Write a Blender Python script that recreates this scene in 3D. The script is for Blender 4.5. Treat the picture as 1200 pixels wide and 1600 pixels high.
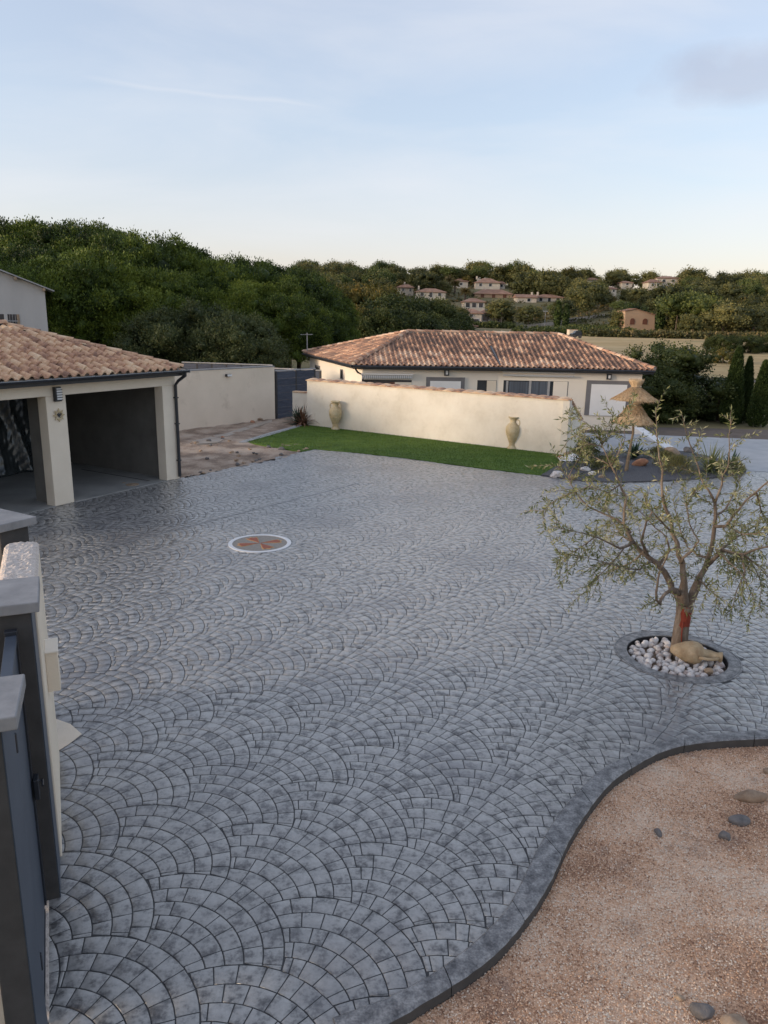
import bpy, bmesh, math, random
import numpy as np
from mathutils import Vector, Matrix
random.seed(7); RNG = np.random.default_rng(7)
R = math.radians
scene = bpy.context.scene
for o in list(bpy.data.objects): bpy.data.objects.remove(o)
COL = scene.collection

# ------------------------------------------------------------------ camera, sky, sun, exposure
CAM_H, FPX, PITCH, ROLL = 4.4, 1180.0, 14.444, 1.1286
cd = bpy.data.cameras.new('camera'); cam = bpy.data.objects.new('camera', cd); COL.objects.link(cam)
cd.sensor_fit = 'VERTICAL'; cd.sensor_height = 36.0; cd.lens = FPX * 36.0 / 1600.0
cd.clip_start = 0.05; cd.clip_end = 9000
cam.matrix_world = Matrix.Translation((0, 0, CAM_H)) @ Matrix.Rotation(R(90 - PITCH), 4, 'X') @ Matrix.Rotation(R(ROLL), 4, 'Z')
scene.camera = cam
SUN_EL, SUN_ANG, SUN_STR = 8.5, 12.0, 1.0
LX, LY = 0.96, 0.27                        # horizontal direction the light travels
SKY_STR = 0.128
scene.view_settings.view_transform = 'Standard'; scene.view_settings.look = 'None'
scene.view_settings.gamma = 1; scene.view_settings.use_curve_mapping = False
scene.view_settings.exposure = 1.50
world = bpy.data.worlds.new('World'); scene.world = world; world.use_nodes = True
def N(nt, t, **kw):
    n = nt.nodes.new(t)
    for k, v in kw.items():
        if k == 'inp':
            for a, b in v.items(): n.inputs[a].default_value = b
        else: setattr(n, k, v)
    return n
def build_world():
    nt = world.node_tree; nt.nodes.clear(); L = nt.links.new
    out = N(nt, 'ShaderNodeOutputWorld'); bg = N(nt, 'ShaderNodeBackground'); L(bg.outputs[0], out.inputs[0])
    sky = N(nt, 'ShaderNodeTexSky'); sky.sky_type = 'NISHITA'; sky.sun_disc = False
    sky.sun_elevation = R(SUN_EL); sky.sun_rotation = math.atan2(-LX, -LY)
    sky.air_density = 1.0; sky.dust_density = 1.2; sky.ozone_density = 1.6
    bg.inputs[1].default_value = SKY_STR
    tc = N(nt, 'ShaderNodeTexCoord')
    sep = N(nt, 'ShaderNodeSeparateXYZ'); L(tc.outputs['Generated'], sep.inputs[0])
    ve = N(nt, 'ShaderNodeMix', data_type='RGBA'); ve.inputs[0].default_value = .50; L(sky.outputs[0], ve.inputs[6]); ve.inputs[7].default_value = (1.8, 2.0, 2.35, 1)   # even high haze
    tn = N(nt, 'ShaderNodeMix', data_type='RGBA', blend_type='MULTIPLY'); tn.inputs[0].default_value = 1.0; L(ve.outputs[2], tn.inputs[6]); tn.inputs[7].default_value = (1.03, .965, .975, 1)
    # thin high cloud: stretched noise over the dome
    mp = N(nt, 'ShaderNodeMapping'); mp.inputs['Scale'].default_value = (1.3, 1.0, 5.5); mp.inputs['Rotation'].default_value = (0, R(-14), 0)
    L(tc.outputs['Generated'], mp.inputs[0])
    no = N(nt, 'ShaderNodeTexNoise', inp={'Scale': 1.6, 'Detail': 7, 'Roughness': .55, 'Distortion': .4}); L(mp.outputs[0], no.inputs[0])
    cr = N(nt, 'ShaderNodeMapRange', inp={'From Min': .42, 'From Max': .74, 'To Min': 0, 'To Max': .46}); L(no.outputs[0], cr.inputs[0])
    # old aircraft trail: a thin band about a great circle
    def math_(op, a, b=None):
        m = N(nt, 'ShaderNodeMath', operation=op)
        for i, v in enumerate((a, b)):
            if v is None: continue
            if isinstance(v, (int, float)): m.inputs[i].default_value = v
            else: L(v, m.inputs[i])
        return m.outputs[0]
    dirn = N(nt, 'ShaderNodeVectorMath', operation='NORMALIZE'); L(tc.outputs['Generated'], dirn.inputs[0])
    a = trail_a.normalized(); b = trail_b.normalized(); nrm = a.cross(b).normalized(); mid = (a + b).normalized()
    d1 = N(nt, 'ShaderNodeVectorMath', operation='DOT_PRODUCT'); L(dirn.outputs[0], d1.inputs[0]); d1.inputs[1].default_value = nrm
    d2 = N(nt, 'ShaderNodeVectorMath', operation='DOT_PRODUCT'); L(dirn.outputs[0], d2.inputs[0]); d2.inputs[1].default_value = mid
    wob = N(nt, 'ShaderNodeTexNoise', inp={'Scale': 9, 'Detail': 4}); L(dirn.outputs[0], wob.inputs[0])
    off = math_('ADD', d1.outputs['Value'], math_('MULTIPLY', math_('SUBTRACT', wob.outputs[0], .5), .012))
    band = N(nt, 'ShaderNodeMapRange', inp={'From Min': 0, 'From Max': .0065, 'To Min': 1, 'To Max': 0}); L(math_('ABSOLUTE', off), band.inputs[0])
    lim = N(nt, 'ShaderNodeMapRange', inp={'From Min': a.dot(mid) - .004, 'From Max': a.dot(mid) + .006, 'To Min': 0, 'To Max': .35}); L(d2.outputs['Value'], lim.inputs[0])
    trail = math_('MULTIPLY', band.outputs[0], lim.outputs[0])
    up = N(nt, 'ShaderNodeMapRange', inp={'From Min': .0, 'From Max': .12, 'To Min': 0, 'To Max': 1}); L(sep.outputs['Z'], up.inputs[0])
    cl = math_('MAXIMUM', math_('MULTIPLY', cr.outputs[0], up.outputs[0]), trail)
    mix = N(nt, 'ShaderNodeMix', data_type='RGBA'); L(cl, mix.inputs[0]); hz = N(nt, 'ShaderNodeMapRange', inp={'From Min': .0, 'From Max': .22, 'To Min': 1, 'To Max': 0}); L(sep.outputs['Z'], hz.inputs[0])
    wm = N(nt, 'ShaderNodeMix', data_type='RGBA', blend_type='MULTIPLY'); L(hz.outputs[0], wm.inputs[0]); L(tn.outputs[2], wm.inputs[6]); wm.inputs[7].default_value = (1.08, .945, .925, 1)   # warm dust low in the air
    L(wm.outputs[2], mix.inputs[6]); mix.inputs[7].default_value = (2.5, 2.5, 2.6, 1)
    # one small dusky cloud, upper right
    cdir = ray(1165, 112).normalized(); cu = Vector((cdir.y, -cdir.x, 0)).normalized(); cv = cu.cross(cdir).normalized()
    def dot_(v):
        q = N(nt, 'ShaderNodeVectorMath', operation='DOT_PRODUCT'); L(dirn.outputs[0], q.inputs[0]); q.inputs[1].default_value = v; return q.outputs['Value']
    cn = N(nt, 'ShaderNodeTexNoise', inp={'Scale': 14, 'Detail': 6, 'Roughness': .6}); L(dirn.outputs[0], cn.inputs[0])
    e2 = math_('ADD', math_('POWER', math_('DIVIDE', math_('ABSOLUTE', dot_(cu)), .105), 2), math_('POWER', math_('DIVIDE', math_('ABSOLUTE', dot_(cv)), .030), 2))
    sh = N(nt, 'ShaderNodeMapRange', inp={'From Min': .1, 'From Max': 1.25, 'To Min': .42, 'To Max': 0}); L(math_('ADD', e2, math_('MULTIPLY', math_('SUBTRACT', cn.outputs[0], .5), 2.2)), sh.inputs[0])
    fr = N(nt, 'ShaderNodeMapRange', inp={'From Min': .5, 'From Max': .9}); L(dot_(cdir), fr.inputs[0])
    m2 = N(nt, 'ShaderNodeMix', data_type='RGBA'); L(math_('MULTIPLY', sh.outputs[0], fr.outputs[0]), m2.inputs[0]); L(mix.outputs[2], m2.inputs[6]); m2.inputs[7].default_value = (1.35, 1.36, 1.65, 1)
    L(m2.outputs[2], bg.inputs[0])
sd = bpy.data.lights.new('sun', 'SUN'); sun = bpy.data.objects.new('sun', sd); COL.objects.link(sun)
sd.energy = SUN_STR; sd.angle = R(SUN_ANG); sd.color = (1.0, .84, .66)
sun.rotation_euler = Vector((LX, LY, -math.tan(R(SUN_EL)) * math.hypot(LX, LY))).to_track_quat('-Z', 'Y').to_euler()

# ------------------------------------------------------------------ survey helpers: photo pixel + known height or distance -> metres
_c, _s = math.cos(R(ROLL)), math.sin(R(ROLL)); _cp, _sp = math.cos(R(PITCH)), math.sin(R(PITCH))
def ray(x, y):
    u, v = x - 600, 800 - y
    u2, v2 = u * _c - v * _s, u * _s + v * _c
    return Vector((u2, FPX * _cp + v2 * _sp, -FPX * _sp + v2 * _cp))
def G(x, y, z=0.0):
    d = ray(x, y); t = (z - CAM_H) / d.z; return Vector((d.x * t, d.y * t, z))
def D(x, y, Y):
    d = ray(x, y); t = Y / d.y; return Vector((d.x * t, Y, CAM_H + d.z * t))
def in_view(X, Y, Z=0.0, m=0):
    w = Y * _cp - (Z - CAM_H) * _sp
    if w <= .1: return False
    u2 = FPX * X / w; v2 = FPX * (Y * _sp + (Z - CAM_H) * _cp) / w
    u = u2 * _c + v2 * _s; v = -u2 * _s + v2 * _c
    return -m <= 600 + u <= 1200 + m and -m <= 800 - v <= 1600 + m
trail_a, trail_b = ray(140, 122), ray(520, 170)
build_world()

# ------------------------------------------------------------------ object helpers
def setp(o, label=None, cat=None, group=None, kind=None):
    for k, v in (('label', label), ('category', cat), ('group', group), ('kind', kind)):
        if v: o[k] = v
    return o
def thing(name, label, cat, loc=(0, 0, 0), rz=0.0, group=None):
    o = bpy.data.objects.new(name, None); COL.objects.link(o); o.location = loc; o.rotation_euler = (0, 0, rz)
    o.empty_display_size = .3
    return setp(o, label, cat, group)
class MB:
    def __init__(s): s.v = []; s.f = []; s.sm = False
    def add(s, vs, fs):
        b = len(s.v); s.v += [tuple(p) for p in vs]; s.f += [tuple(i + b for i in f) for f in fs]; return s
    def hexa(s, c): return s.add(c, [(0, 3, 2, 1), (4, 5, 6, 7), (0, 1, 5, 4), (1, 2, 6, 5), (2, 3, 7, 6), (3, 0, 4, 7)])
    def box(s, x0, x1, y0, y1, z0, z1, M=None):
        c = [(x0, y0, z0), (x1, y0, z0), (x1, y1, z0), (x0, y1, z0), (x0, y0, z1), (x1, y0, z1), (x1, y1, z1), (x0, y1, z1)]
        if M is not None: c = [M @ Vector(p) for p in c]
        return s.hexa(c)
    def wallbox(s, a, b, th, z0, z1, z1b=None):      # box along the line a->b, th thick to its left
        a, b = Vector((a[0], a[1])), Vector((b[0], b[1])); n = Vector((-(b - a).y, (b - a).x)).normalized() * th
        z1b = z1 if z1b is None else z1b
        p = [a, b, b + n, a + n]; zt = [z1, z1b, z1b, z1]
        return s.hexa([(q.x, q.y, z0) for q in p] + [(q.x, q.y, z) for q, z in zip(p, zt)])
    def prism(s, poly, z0, z1):
        n = len(poly); vs = [(p[0], p[1], z0) for p in poly] + [(p[0], p[1], z1) for p in poly]
        ar = sum(poly[i][0] * poly[(i + 1) % n][1] - poly[(i + 1) % n][0] * poly[i][1] for i in range(n))
        fs = [tuple(range(n - 1, -1, -1)), tuple(range(n, 2 * n))] + [(i, (i + 1) % n, n + (i + 1) % n, n + i) for i in range(n)]
        if ar < 0: fs = [tuple(reversed(f)) for f in fs]
        return s.add(vs, fs)
    def sheet(s, poly, z):
        ar = sum(poly[i][0] * poly[(i + 1) % len(poly)][1] - poly[(i + 1) % len(poly)][0] * poly[i][1] for i in range(len(poly)))
        if ar < 0: poly = poly[::-1]
        return s.add([(p[0], p[1], z) for p in poly], [tuple(range(len(poly)))])
    def tube(s, pts, rad, n=8, cap=True):
        pts = [Vector(p) for p in pts]; rad = rad if isinstance(rad, (list, tuple)) else [rad] * len(pts)
        b = len(s.v); ref = None
        for i, p in enumerate(pts):
            t = (pts[min(i + 1, len(pts) - 1)] - pts[max(i - 1, 0)]).normalized()
            if ref is None: ref = t.orthogonal().normalized()
            x = (ref - t * ref.dot(t)); x = x.normalized() if x.length > 1e-6 else t.orthogonal().normalized(); ref = x; y = t.cross(x)
            for k in range(n):
                a = 2 * math.pi * k / n; s.v.append(tuple(p + (x * math.cos(a) + y * math.sin(a)) * rad[i]))
        for i in range(len(pts) - 1):
            for k in range(n): s.f.append((b + i * n + k, b + i * n + (k + 1) % n, b + (i + 1) * n + (k + 1) % n, b + (i + 1) * n + k))
        if cap:
            s.f.append(tuple(b + k for k in range(n - 1, -1, -1))); s.f.append(tuple(b + (len(pts) - 1) * n + k for k in range(n)))
        return s
    def lathe(s, prof, n=24, M=None):
        b = len(s.v)
        for r, z in prof:
            for k in range(n):
                a = 2 * math.pi * k / n; p = Vector((r * math.cos(a), r * math.sin(a), z)); s.v.append(tuple(M @ p if M is not None else p))
        for i in range(len(prof) - 1):
            for k in range(n): s.f.append((b + i * n + k, b + i * n + (k + 1) % n, b + (i + 1) * n + (k + 1) % n, b + (i + 1) * n + k))
        s.f.append(tuple(b + k for k in range(n - 1, -1, -1))); s.f.append(tuple(b + (len(prof) - 1) * n + k for k in range(n)))
        return s
    def mesh(s, name, mat, off=(0, 0, 0)):
        me = bpy.data.meshes.new(name)
        me.from_pydata([(v[0] - off[0], v[1] - off[1], v[2] - off[2]) for v in s.v], [], s.f)
        if s.sm: me.polygons.foreach_set('use_smooth', [True] * len(me.polygons))
        if mat: me.materials.append(mat)
        me.update(); return me
    def build(s, name, mat, parent=None, off=(0, 0, 0), bevel=0.0):
        o = bpy.data.objects.new(name, s.mesh(name, mat, off)); COL.objects.link(o)
        if parent is not None: o.parent = parent
        if bevel:
            m = o.modifiers.new('bevel', 'BEVEL'); m.width = bevel; m.segments = 2; m.limit_method = 'ANGLE'
        return o
def link_mesh(name, me, parent=None, M=None):
    o = bpy.data.objects.new(name, me); COL.objects.link(o)
    if parent is not None: o.parent = parent
    if M is not None: o.matrix_local = M
    return o
def np_mesh(name, V, F, mat, tint=None, smooth=False, nside=4):
    """V (n,3) float, F (m,k) int"""
    me = bpy.data.meshes.new(name); V = np.asarray(V, np.float32); F = np.asarray(F, np.int32); k = F.shape[1]
    me.vertices.add(len(V)); me.vertices.foreach_set('co', V.ravel())
    me.loops.add(F.size); me.loops.foreach_set('vertex_index', F.ravel())
    me.polygons.add(len(F)); me.polygons.foreach_set('loop_start', np.arange(0, F.size, k, dtype=np.int32))
    if smooth: me.polygons.foreach_set('use_smooth', np.ones(len(F), bool))
    me.update(calc_edges=True)
    if tint is not None:
        at = me.attributes.new('tint', 'FLOAT', 'POINT'); at.data.foreach_set('value', np.asarray(tint, np.float32))
    if mat: me.materials.append(mat)
    return me
def copy_tree(o, parent=None):
    c = o.copy(); COL.objects.link(c)
    if parent is not None: c.parent = parent
    for ch in list(o.children): copy_tree(ch, c)
    return c

# ------------------------------------------------------------------ materials
def mat(name, ramp, scale=4.0, detail=6, rough=.8, bump=.0, bscale=60.0, bdist=.004, spec=.3, metal=0.0, per_object=0.0, tint=False,
        fine=0.0, fscale=40.0, stretch=None, coord='pos', blotch=None):
    """principled material: noise through a colour ramp, a second fine noise, bump; optional per-object / per-vertex shift"""
    m = bpy.data.materials.new(name); m.use_nodes = True; nt = m.node_tree; L = nt.links.new
    b = nt.nodes['Principled BSDF']
    if coord == 'pos': src = N(nt, 'ShaderNodeNewGeometry').outputs['Position']
    else: src = N(nt, 'ShaderNodeTexCoord').outputs['Object']
    if stretch:
        mp = N(nt, 'ShaderNodeMapping'); mp.inputs['Scale'].default_value = stretch; L(src, mp.inputs[0]); s2 = mp.outputs[0]
    else: s2 = src
    no = N(nt, 'ShaderNodeTexNoise', inp={'Scale': scale, 'Detail': detail, 'Roughness': .6}); L(s2, no.inputs[0])
    mr = N(nt, 'ShaderNodeMapRange', inp={'From Min': .28, 'From Max': .72}); L(no.outputs[0], mr.inputs[0]); fac = mr.outputs[0]
    def mth(op, a, c):
        n = N(nt, 'ShaderNodeMath', operation=op)
        for i, v in enumerate((a, c)):
            if isinstance(v, (int, float)): n.inputs[i].default_value = v
            else: L(v, n.inputs[i])
        return n.outputs[0]
    if fine:
        n2 = N(nt, 'ShaderNodeTexNoise', inp={'Scale': fscale, 'Detail': 3}); L(src, n2.inputs[0])
        fac = mth('ADD', fac, mth('MULTIPLY', mth('SUBTRACT', n2.outputs[0], .5), fine))
    if per_object:
        oi = N(nt, 'ShaderNodeObjectInfo'); fac = mth('ADD', fac, mth('MULTIPLY', mth('SUBTRACT', oi.outputs['Random'], .5), per_object))
    if tint:
        at = N(nt, 'ShaderNodeAttribute', attribute_name='tint'); fac = mth('ADD', fac, at.outputs['Fac'])
    cr = N(nt, 'ShaderNodeValToRGB'); L(fac, cr.inputs[0]); e = cr.color_ramp.elements
    while len(e) < len(ramp): e.new(.5)
    for i, (p, c) in enumerate(ramp): e[i].position = p; e[i].color = (*c, 1)
    col = cr.outputs[0]
    if blotch:
        bs, bc, lo, hi = blotch
        n3 = N(nt, 'ShaderNodeTexNoise', inp={'Scale': bs, 'Detail': 5, 'Roughness': .65}); L(src, n3.inputs[0])
        m3 = N(nt, 'ShaderNodeMapRange', inp={'From Min': lo, 'From Max': hi}); L(n3.outputs[0], m3.inputs[0])
        mx = N(nt, 'ShaderNodeMix', data_type='RGBA'); L(m3.outputs[0], mx.inputs[0]); L(col, mx.inputs[6]); mx.inputs[7].default_value = (*bc, 1); col = mx.outputs[2]
    L(col, b.inputs['Base Color'])
    b.inputs['Roughness'].default_value = rough; b.inputs['Specular IOR Level'].default_value = spec; b.inputs['Metallic'].default_value = metal
    if bump:
        nb = N(nt, 'ShaderNodeTexNoise', inp={'Scale': bscale, 'Detail': 5, 'Roughness': .6}); L(src, nb.inputs[0])
        bp = N(nt, 'ShaderNodeBump', inp={'Strength': bump, 'Distance': bdist}); L(nb.outputs[0], bp.inputs['Height']); L(bp.outputs[0], b.inputs['Normal'])
    return m
def flat2(c, k=.8): return [(0.0, tuple(x * k for x in c)), (1.0, tuple(min(1, x * (2 - k)) for x in c))]
def foliage(name, ramp, trans=.25, scale=.6, rough=.55, per_object=.5, coord='pos'):
    m = mat(name, ramp, scale=scale, rough=rough, spec=.25, per_object=per_object, tint=True, coord=coord)
    nt = m.node_tree; b = nt.nodes['Principled BSDF']; out = nt.nodes['Material Output']
    tr = N(nt, 'ShaderNodeBsdfTranslucent'); ms = N(nt, 'ShaderNodeMixShader', inp={0: trans})
    src = b.inputs['Base Color'].links[0].from_socket
    nt.links.new(src, tr.inputs[0]); nt.links.new(b.outputs[0], ms.inputs[1]); nt.links.new(tr.outputs[0], ms.inputs[2]); nt.links.new(ms.outputs[0], out.inputs[0])
    return m
M = {}
M['paver'] = mat('stamped_concrete', [(0, (.038, .036, .038)), (.22, (.108, .105, .104)), (.50, (.270, .264, .253)), (1, (.38, .37, .355))], scale=9.0, detail=9, rough=.27, spec=.8,
                 tint=True, fine=.65, fscale=34, bump=.45, bscale=34, bdist=.005, blotch=(.42, (.13, .128, .136), .50, .74))
for _n in M['paver'].node_tree.nodes:      # clear sealer over the stamped concrete
    if _n.type == 'BSDF_PRINCIPLED': _n.inputs['Coat Weight'].default_value = .55; _n.inputs['Coat Roughness'].default_value = .32
M['joint'] = mat('dark_joint', flat2((.024, .025, .028)), scale=20, rough=.5, spec=.5, bump=.1)
M['kerb'] = mat('charcoal_kerb_concrete', [(0, (.055, .055, .059)), (.45, (.155, .154, .157)), (1, (.33, .325, .318))], scale=11, detail=10, rough=.45, spec=.5, fine=1.1, fscale=60, bump=.6, bscale=50, bdist=.006)
M['kerb_side_shade'] = mat('kerb_side_shade_concrete', flat2((.080, .074, .068)), scale=6, rough=.85, bump=.5, fine=.5)  # darker colour paints the shade on the kerb's outer face
M['apron'] = mat('pale_concrete', [(0, (.27, .28, .295)), (1, (.40, .40, .405))], scale=1.5, rough=.5, spec=.5, bump=.2, bscale=8, fine=.3)
M['floor'] = mat('garage_floor_concrete', [(0, (.20, .20, .195)), (1, (.34, .335, .32))], scale=1.2, rough=.55, spec=.4, bump=.1, fine=.2)
M['gravel'] = mat('pink_gravel', [(0, (.30, .165, .105)), (.30, (.64, .39, .245)), (.6, (.80, .53, .35)), (1, (.90, .76, .61))], scale=.9, rough=.9, bump=1.0, bscale=75, bdist=.012, fine=1.3, fscale=80,
                  tint=True, blotch=(1.3, (.34, .25, .21), .56, .80))
M['dirt'] = mat('bare_earth', [(0, (.12, .088, .068)), (.4, (.27, .20, .15)), (.6, (.40, .31, .24)), (1, (.50, .41, .33))], scale=.9, rough=.95, bump=1.0, bscale=18, bdist=.03, fine=.6, fscale=22)
M['dust'] = mat('dusty_mortar_spill', [(0, (.30, .25, .205)), (1, (.46, .40, .34))], scale=2, rough=.95, bump=.6, bscale=20, bdist=.02, fine=.5)
M['slate'] = mat('dark_slate_gravel', [(0, (.045, .045, .05)), (1, (.16, .16, .17))], scale=30, rough=.8, bump=1, bscale=70, bdist=.02, fine=1.0, fscale=80)
M['lawn'] = mat('artificial_lawn', [(0, (.050, .095, .015)), (.5, (.080, .150, .019)), (1, (.125, .195, .028))], scale=1.3, stretch=(.6, 1.6, 1), rough=.8, bump=.8, bscale=120, bdist=.02, fine=.6, fscale=60)
M['blade'] = mat('grass_blade', [(0, (.046, .095, .013)), (1, (.145, .22, .032))], scale=2, rough=.6, tint=True)
M['stucco'] = mat('cream_stucco', [(0, (.72, .625, .50)), (1, (.81, .715, .585))], scale=1.4, rough=.92, bump=.6, bscale=90, bdist=.006, fine=.35, spec=.1)
M['stucco_wall'] = mat('old_cream_render', [(0, (.67, .605, .50)), (.5, (.76, .695, .59)), (1, (.81, .75, .645))], scale=1.3, detail=9, rough=.92, bump=.6, bscale=45, bdist=.008, fine=.5, fscale=9, spec=.1,
                       blotch=(2.2, (.58, .50, .39), .62, .84))
M['stucco_pink'] = mat('pale_pink_stucco', [(0, (.68, .58, .465)), (1, (.78, .67, .55))], scale=.9, rough=.92, bump=.5, bscale=60, bdist=.006, fine=.3, spec=.1, blotch=(.7, (.50, .40, .31), .60, .78))
M['stucco_rough'] = mat('rough_scraped_stucco', [(0, (.55, .48, .42)), (1, (.78, .70, .64))], scale=25, rough=.95, bump=1.0, bscale=38, bdist=.03, fine=.6, spec=.1)
M['house_wall'] = mat('smooth_cream_wall', flat2((.78, .715, .62), .95), scale=.8, rough=.9, fine=.1, spec=.1)
M['grey_wall'] = mat('weathered_grey_wall', [(0, (.40, .39, .385)), (1, (.52, .51, .50))], scale=.6, rough=.9, stretch=(1, 1, .35), fine=.25, spec=.1)
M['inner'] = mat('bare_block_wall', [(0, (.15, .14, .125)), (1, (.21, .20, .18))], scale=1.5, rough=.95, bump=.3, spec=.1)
M['cap'] = mat('grey_cap_stone', [(0, (.20, .20, .205)), (1, (.34, .335, .335))], scale=3.5, rough=.75, bump=.25, bscale=80, fine=.3)
M['dark_post'] = mat('anthracite_render', [(0, (.050, .048, .047)), (1, (.075, .072, .070))], scale=6, rough=.75, bump=.3, bscale=120, fine=.3)
M['gate'] = mat('blue_grey_steel', [(0, (.035, .048, .072)), (1, (.055, .072, .10))], scale=3, rough=.42, spec=.5)
M['dark_metal'] = mat('anthracite_metal', flat2((.022, .025, .032)), scale=4, rough=.35, spec=.5)
M['dark_panel'] = mat('charcoal_composite_board', [(0, (.035, .044, .068)), (1, (.070, .082, .115))], scale=3, stretch=(1, 1, 6), rough=.6, per_object=.5)
M['rail'] = mat('pale_metal_rail', flat2((.34, .34, .35)), scale=3, rough=.5)
M['steel'] = mat('dull_zinc', flat2((.32, .34, .37)), scale=3, rough=.4, metal=.3)
M['white'] = mat('white_paint', flat2((.74, .735, .73), .96), scale=2, rough=.6)
M['stripe'] = mat('grey_striped_canvas', flat2((.42, .43, .44)), scale=9, stretch=(6, 0, 0), rough=.9)
M['grey_frame'] = mat('grey_window_surround', flat2((.17, .165, .17), .9), scale=3, rough=.7)
M['glass'] = mat('dark_glass', flat2((.03, .035, .042)), scale=1.2, rough=.08, spec=.6)
M['curtain'] = mat('dim_curtain', flat2((.085, .10, .125), .6), scale=2.5, stretch=(5, 1, .05), rough=.35)
M['plastic'] = mat('black_plastic_sheet', flat2((.035, .042, .045), .5), scale=3, rough=.22, spec=.6)
TR = [(0, (.27, .165, .12)), (.25, (.46, .27, .18)), (.5, (.60, .39, .25)), (.75, (.66, .46, .30)), (1, (.72, .55, .38))]
M['tile'] = mat('terracotta_tile', TR, scale=3.5, rough=.85, per_object=.6, tint=True, fine=.45, fscale=18, bump=.3, bscale=60, spec=.15)
TR2 = [(0, (.21, .14, .11)), (.25, (.36, .21, .145)), (.5, (.50, .30, .20)), (.75, (.59, .40, .275)), (1, (.68, .51, .38))]
M['tile_red'] = mat('weathered_red_tile', TR2, scale=1.1, detail=8, rough=.85, per_object=.7, tint=True, fine=.7, fscale=12, spec=.15)
M['far_roof'] = mat('far_tiled_roof', [(0, (.20, .115, .08)), (1, (.37, .22, .155))], scale=.5, rough=.9, per_object=.5, fine=.4, fscale=3)
M['far_wall'] = mat('far_cream_wall', flat2((.62, .54, .44), .9), scale=.4, rough=.9, per_object=.6)
M['tan_wall'] = mat('tan_rendered_wall', flat2((.40, .28, .19), .9), scale=.4, rough=.9)
M['shutter'] = mat('brown_shutter', flat2((.14, .06, .04)), scale=3, rough=.8)
M['mortar'] = mat('ridge_mortar', flat2((.42, .36, .30)), scale=8, rough=.95, bump=.5)
M['amphora'] = mat('pale_ochre_clay', [(0, (.38, .29, .17)), (.5, (.52, .42, .26)), (1, (.62, .54, .38))], scale=5, rough=.85, fine=.4, bump=.3, bscale=70, coord='obj', spec=.15)
M['clay'] = mat('tan_clay', [(0, (.32, .22, .13)), (.6, (.46, .35, .22)), (1, (.56, .44, .30))], scale=9, rough=.85, fine=.4, bump=.4, bscale=70, spec=.15)
M['stone_white'] = mat('white_quartz_stone', [(0, (.36, .28, .25)), (.4, (.58, .53, .50)), (1, (.76, .73, .71))], scale=14, rough=.85, per_object=.7, fine=.5, bump=.5, bscale=40, bdist=.01)
M['rock_grey'] = mat('grey_rock', [(0, (.075, .07, .072)), (1, (.20, .185, .175))], scale=9, rough=.85, per_object=.3, fine=.5, bump=.6, bscale=40, bdist=.01)
M['rock_tan'] = mat('tan_rock', [(0, (.22, .15, .10)), (1, (.42, .32, .23))], scale=8, rough=.85, fine=.5, bump=.6, bscale=40, bdist=.01)
M['rock_rust'] = mat('rust_rock', [(0, (.26, .12, .07)), (1, (.46, .24, .14))], scale=8, rough=.9, fine=.5, bump=.6)
M['bark'] = mat('olive_bark', [(0, (.10, .075, .055)), (.5, (.19, .145, .11)), (1, (.30, .25, .20))], scale=12, stretch=(1, 1, .25), rough=.9, bump=.9, bscale=35, bdist=.012, fine=.4)
M['bark_red'] = mat('red_wound_paint', [(0, (.16, .030, .018)), (1, (.30, .055, .03))], scale=18, stretch=(1, 1, .25), rough=.7, bump=.6, bscale=40, fine=.6)
M['trunk'] = mat('dark_bark', flat2((.11, .08, .06), .6), scale=6, rough=.95)
M['olive_leaf'] = foliage('olive_leaves', [(0, (.070, .090, .030)), (.45, (.175, .195, .072)), (.8, (.32, .31, .15)), (1, (.44, .42, .26))], trans=.3, scale=2.5, rough=.45, per_object=0)
M['pine'] = foliage('pine_needles', [(0, (.018, .033, .007)), (.42, (.056, .088, .013)), (1, (.155, .195, .028))], trans=.08, scale=.35)
M['oak'] = foliage('oak_leaves', [(0, (.028, .042, .012)), (.5, (.062, .082, .022)), (1, (.125, .130, .038))], trans=.2, scale=.5)
M['pine_far'] = foliage('hill_pine_needles', [(0, (.032, .048, .014)), (.5, (.075, .100, .026)), (1, (.15, .17, .045))], trans=.2, scale=.05)
M['oak_far'] = foliage('hill_oak_leaves', [(0, (.045, .052, .017)), (.45, (.105, .110, .035)), (1, (.21, .19, .065))], trans=.2, scale=.05)
M['autumn'] = foliage('turning_leaves', [(0, (.055, .058, .014)), (.5, (.125, .110, .024)), (1, (.21, .145, .038))], trans=.25, scale=.3)
M['grey_leaf'] = foliage('grey_green_leaves', [(0, (.028, .042, .015)), (1, (.095, .115, .042))], trans=.15, scale=.8)
M['cypress'] = foliage('cypress_foliage', [(0, (.025, .045, .012)), (1, (.075, .105, .028))], trans=.12, scale=1.2)
M['yucca'] = foliage('yucca_leaves', [(0, (.10, .13, .04)), (1, (.30, .30, .13))], trans=.2, scale=3)
M['agave'] = foliage('agave_leaves', [(0, (.022, .045, .030)), (1, (.06, .10, .06))], trans=.05, scale=3)
M['shrub'] = foliage('low_shrub_leaves', [(0, (.08, .09, .03)), (1, (.24, .22, .09))], trans=.2, scale=3)
M['dead_leaf'] = foliage('brown_dead_leaves', [(0, (.12, .06, .035)), (1, (.24, .13, .08))], trans=.1, scale=3)
M['straw'] = mat('straw_thatch', [(0, (.33, .22, .12)), (.5, (.52, .37, .22)), (1, (.66, .50, .32))], scale=14, stretch=(1, 1, .3), rough=.9, fine=.8, fscale=60, bump=.6, bscale=60, tint=True)
M['wood'] = mat('weathered_pole_wood', flat2((.26, .19, .12), .7), scale=8, rough=.9)
M['land'] = mat('scrub_land', [(0, (.075, .075, .032)), (.45, (.15, .13, .06)), (1, (.27, .21, .11))], scale=.03, rough=.95, fine=.9, fscale=.35)
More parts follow.
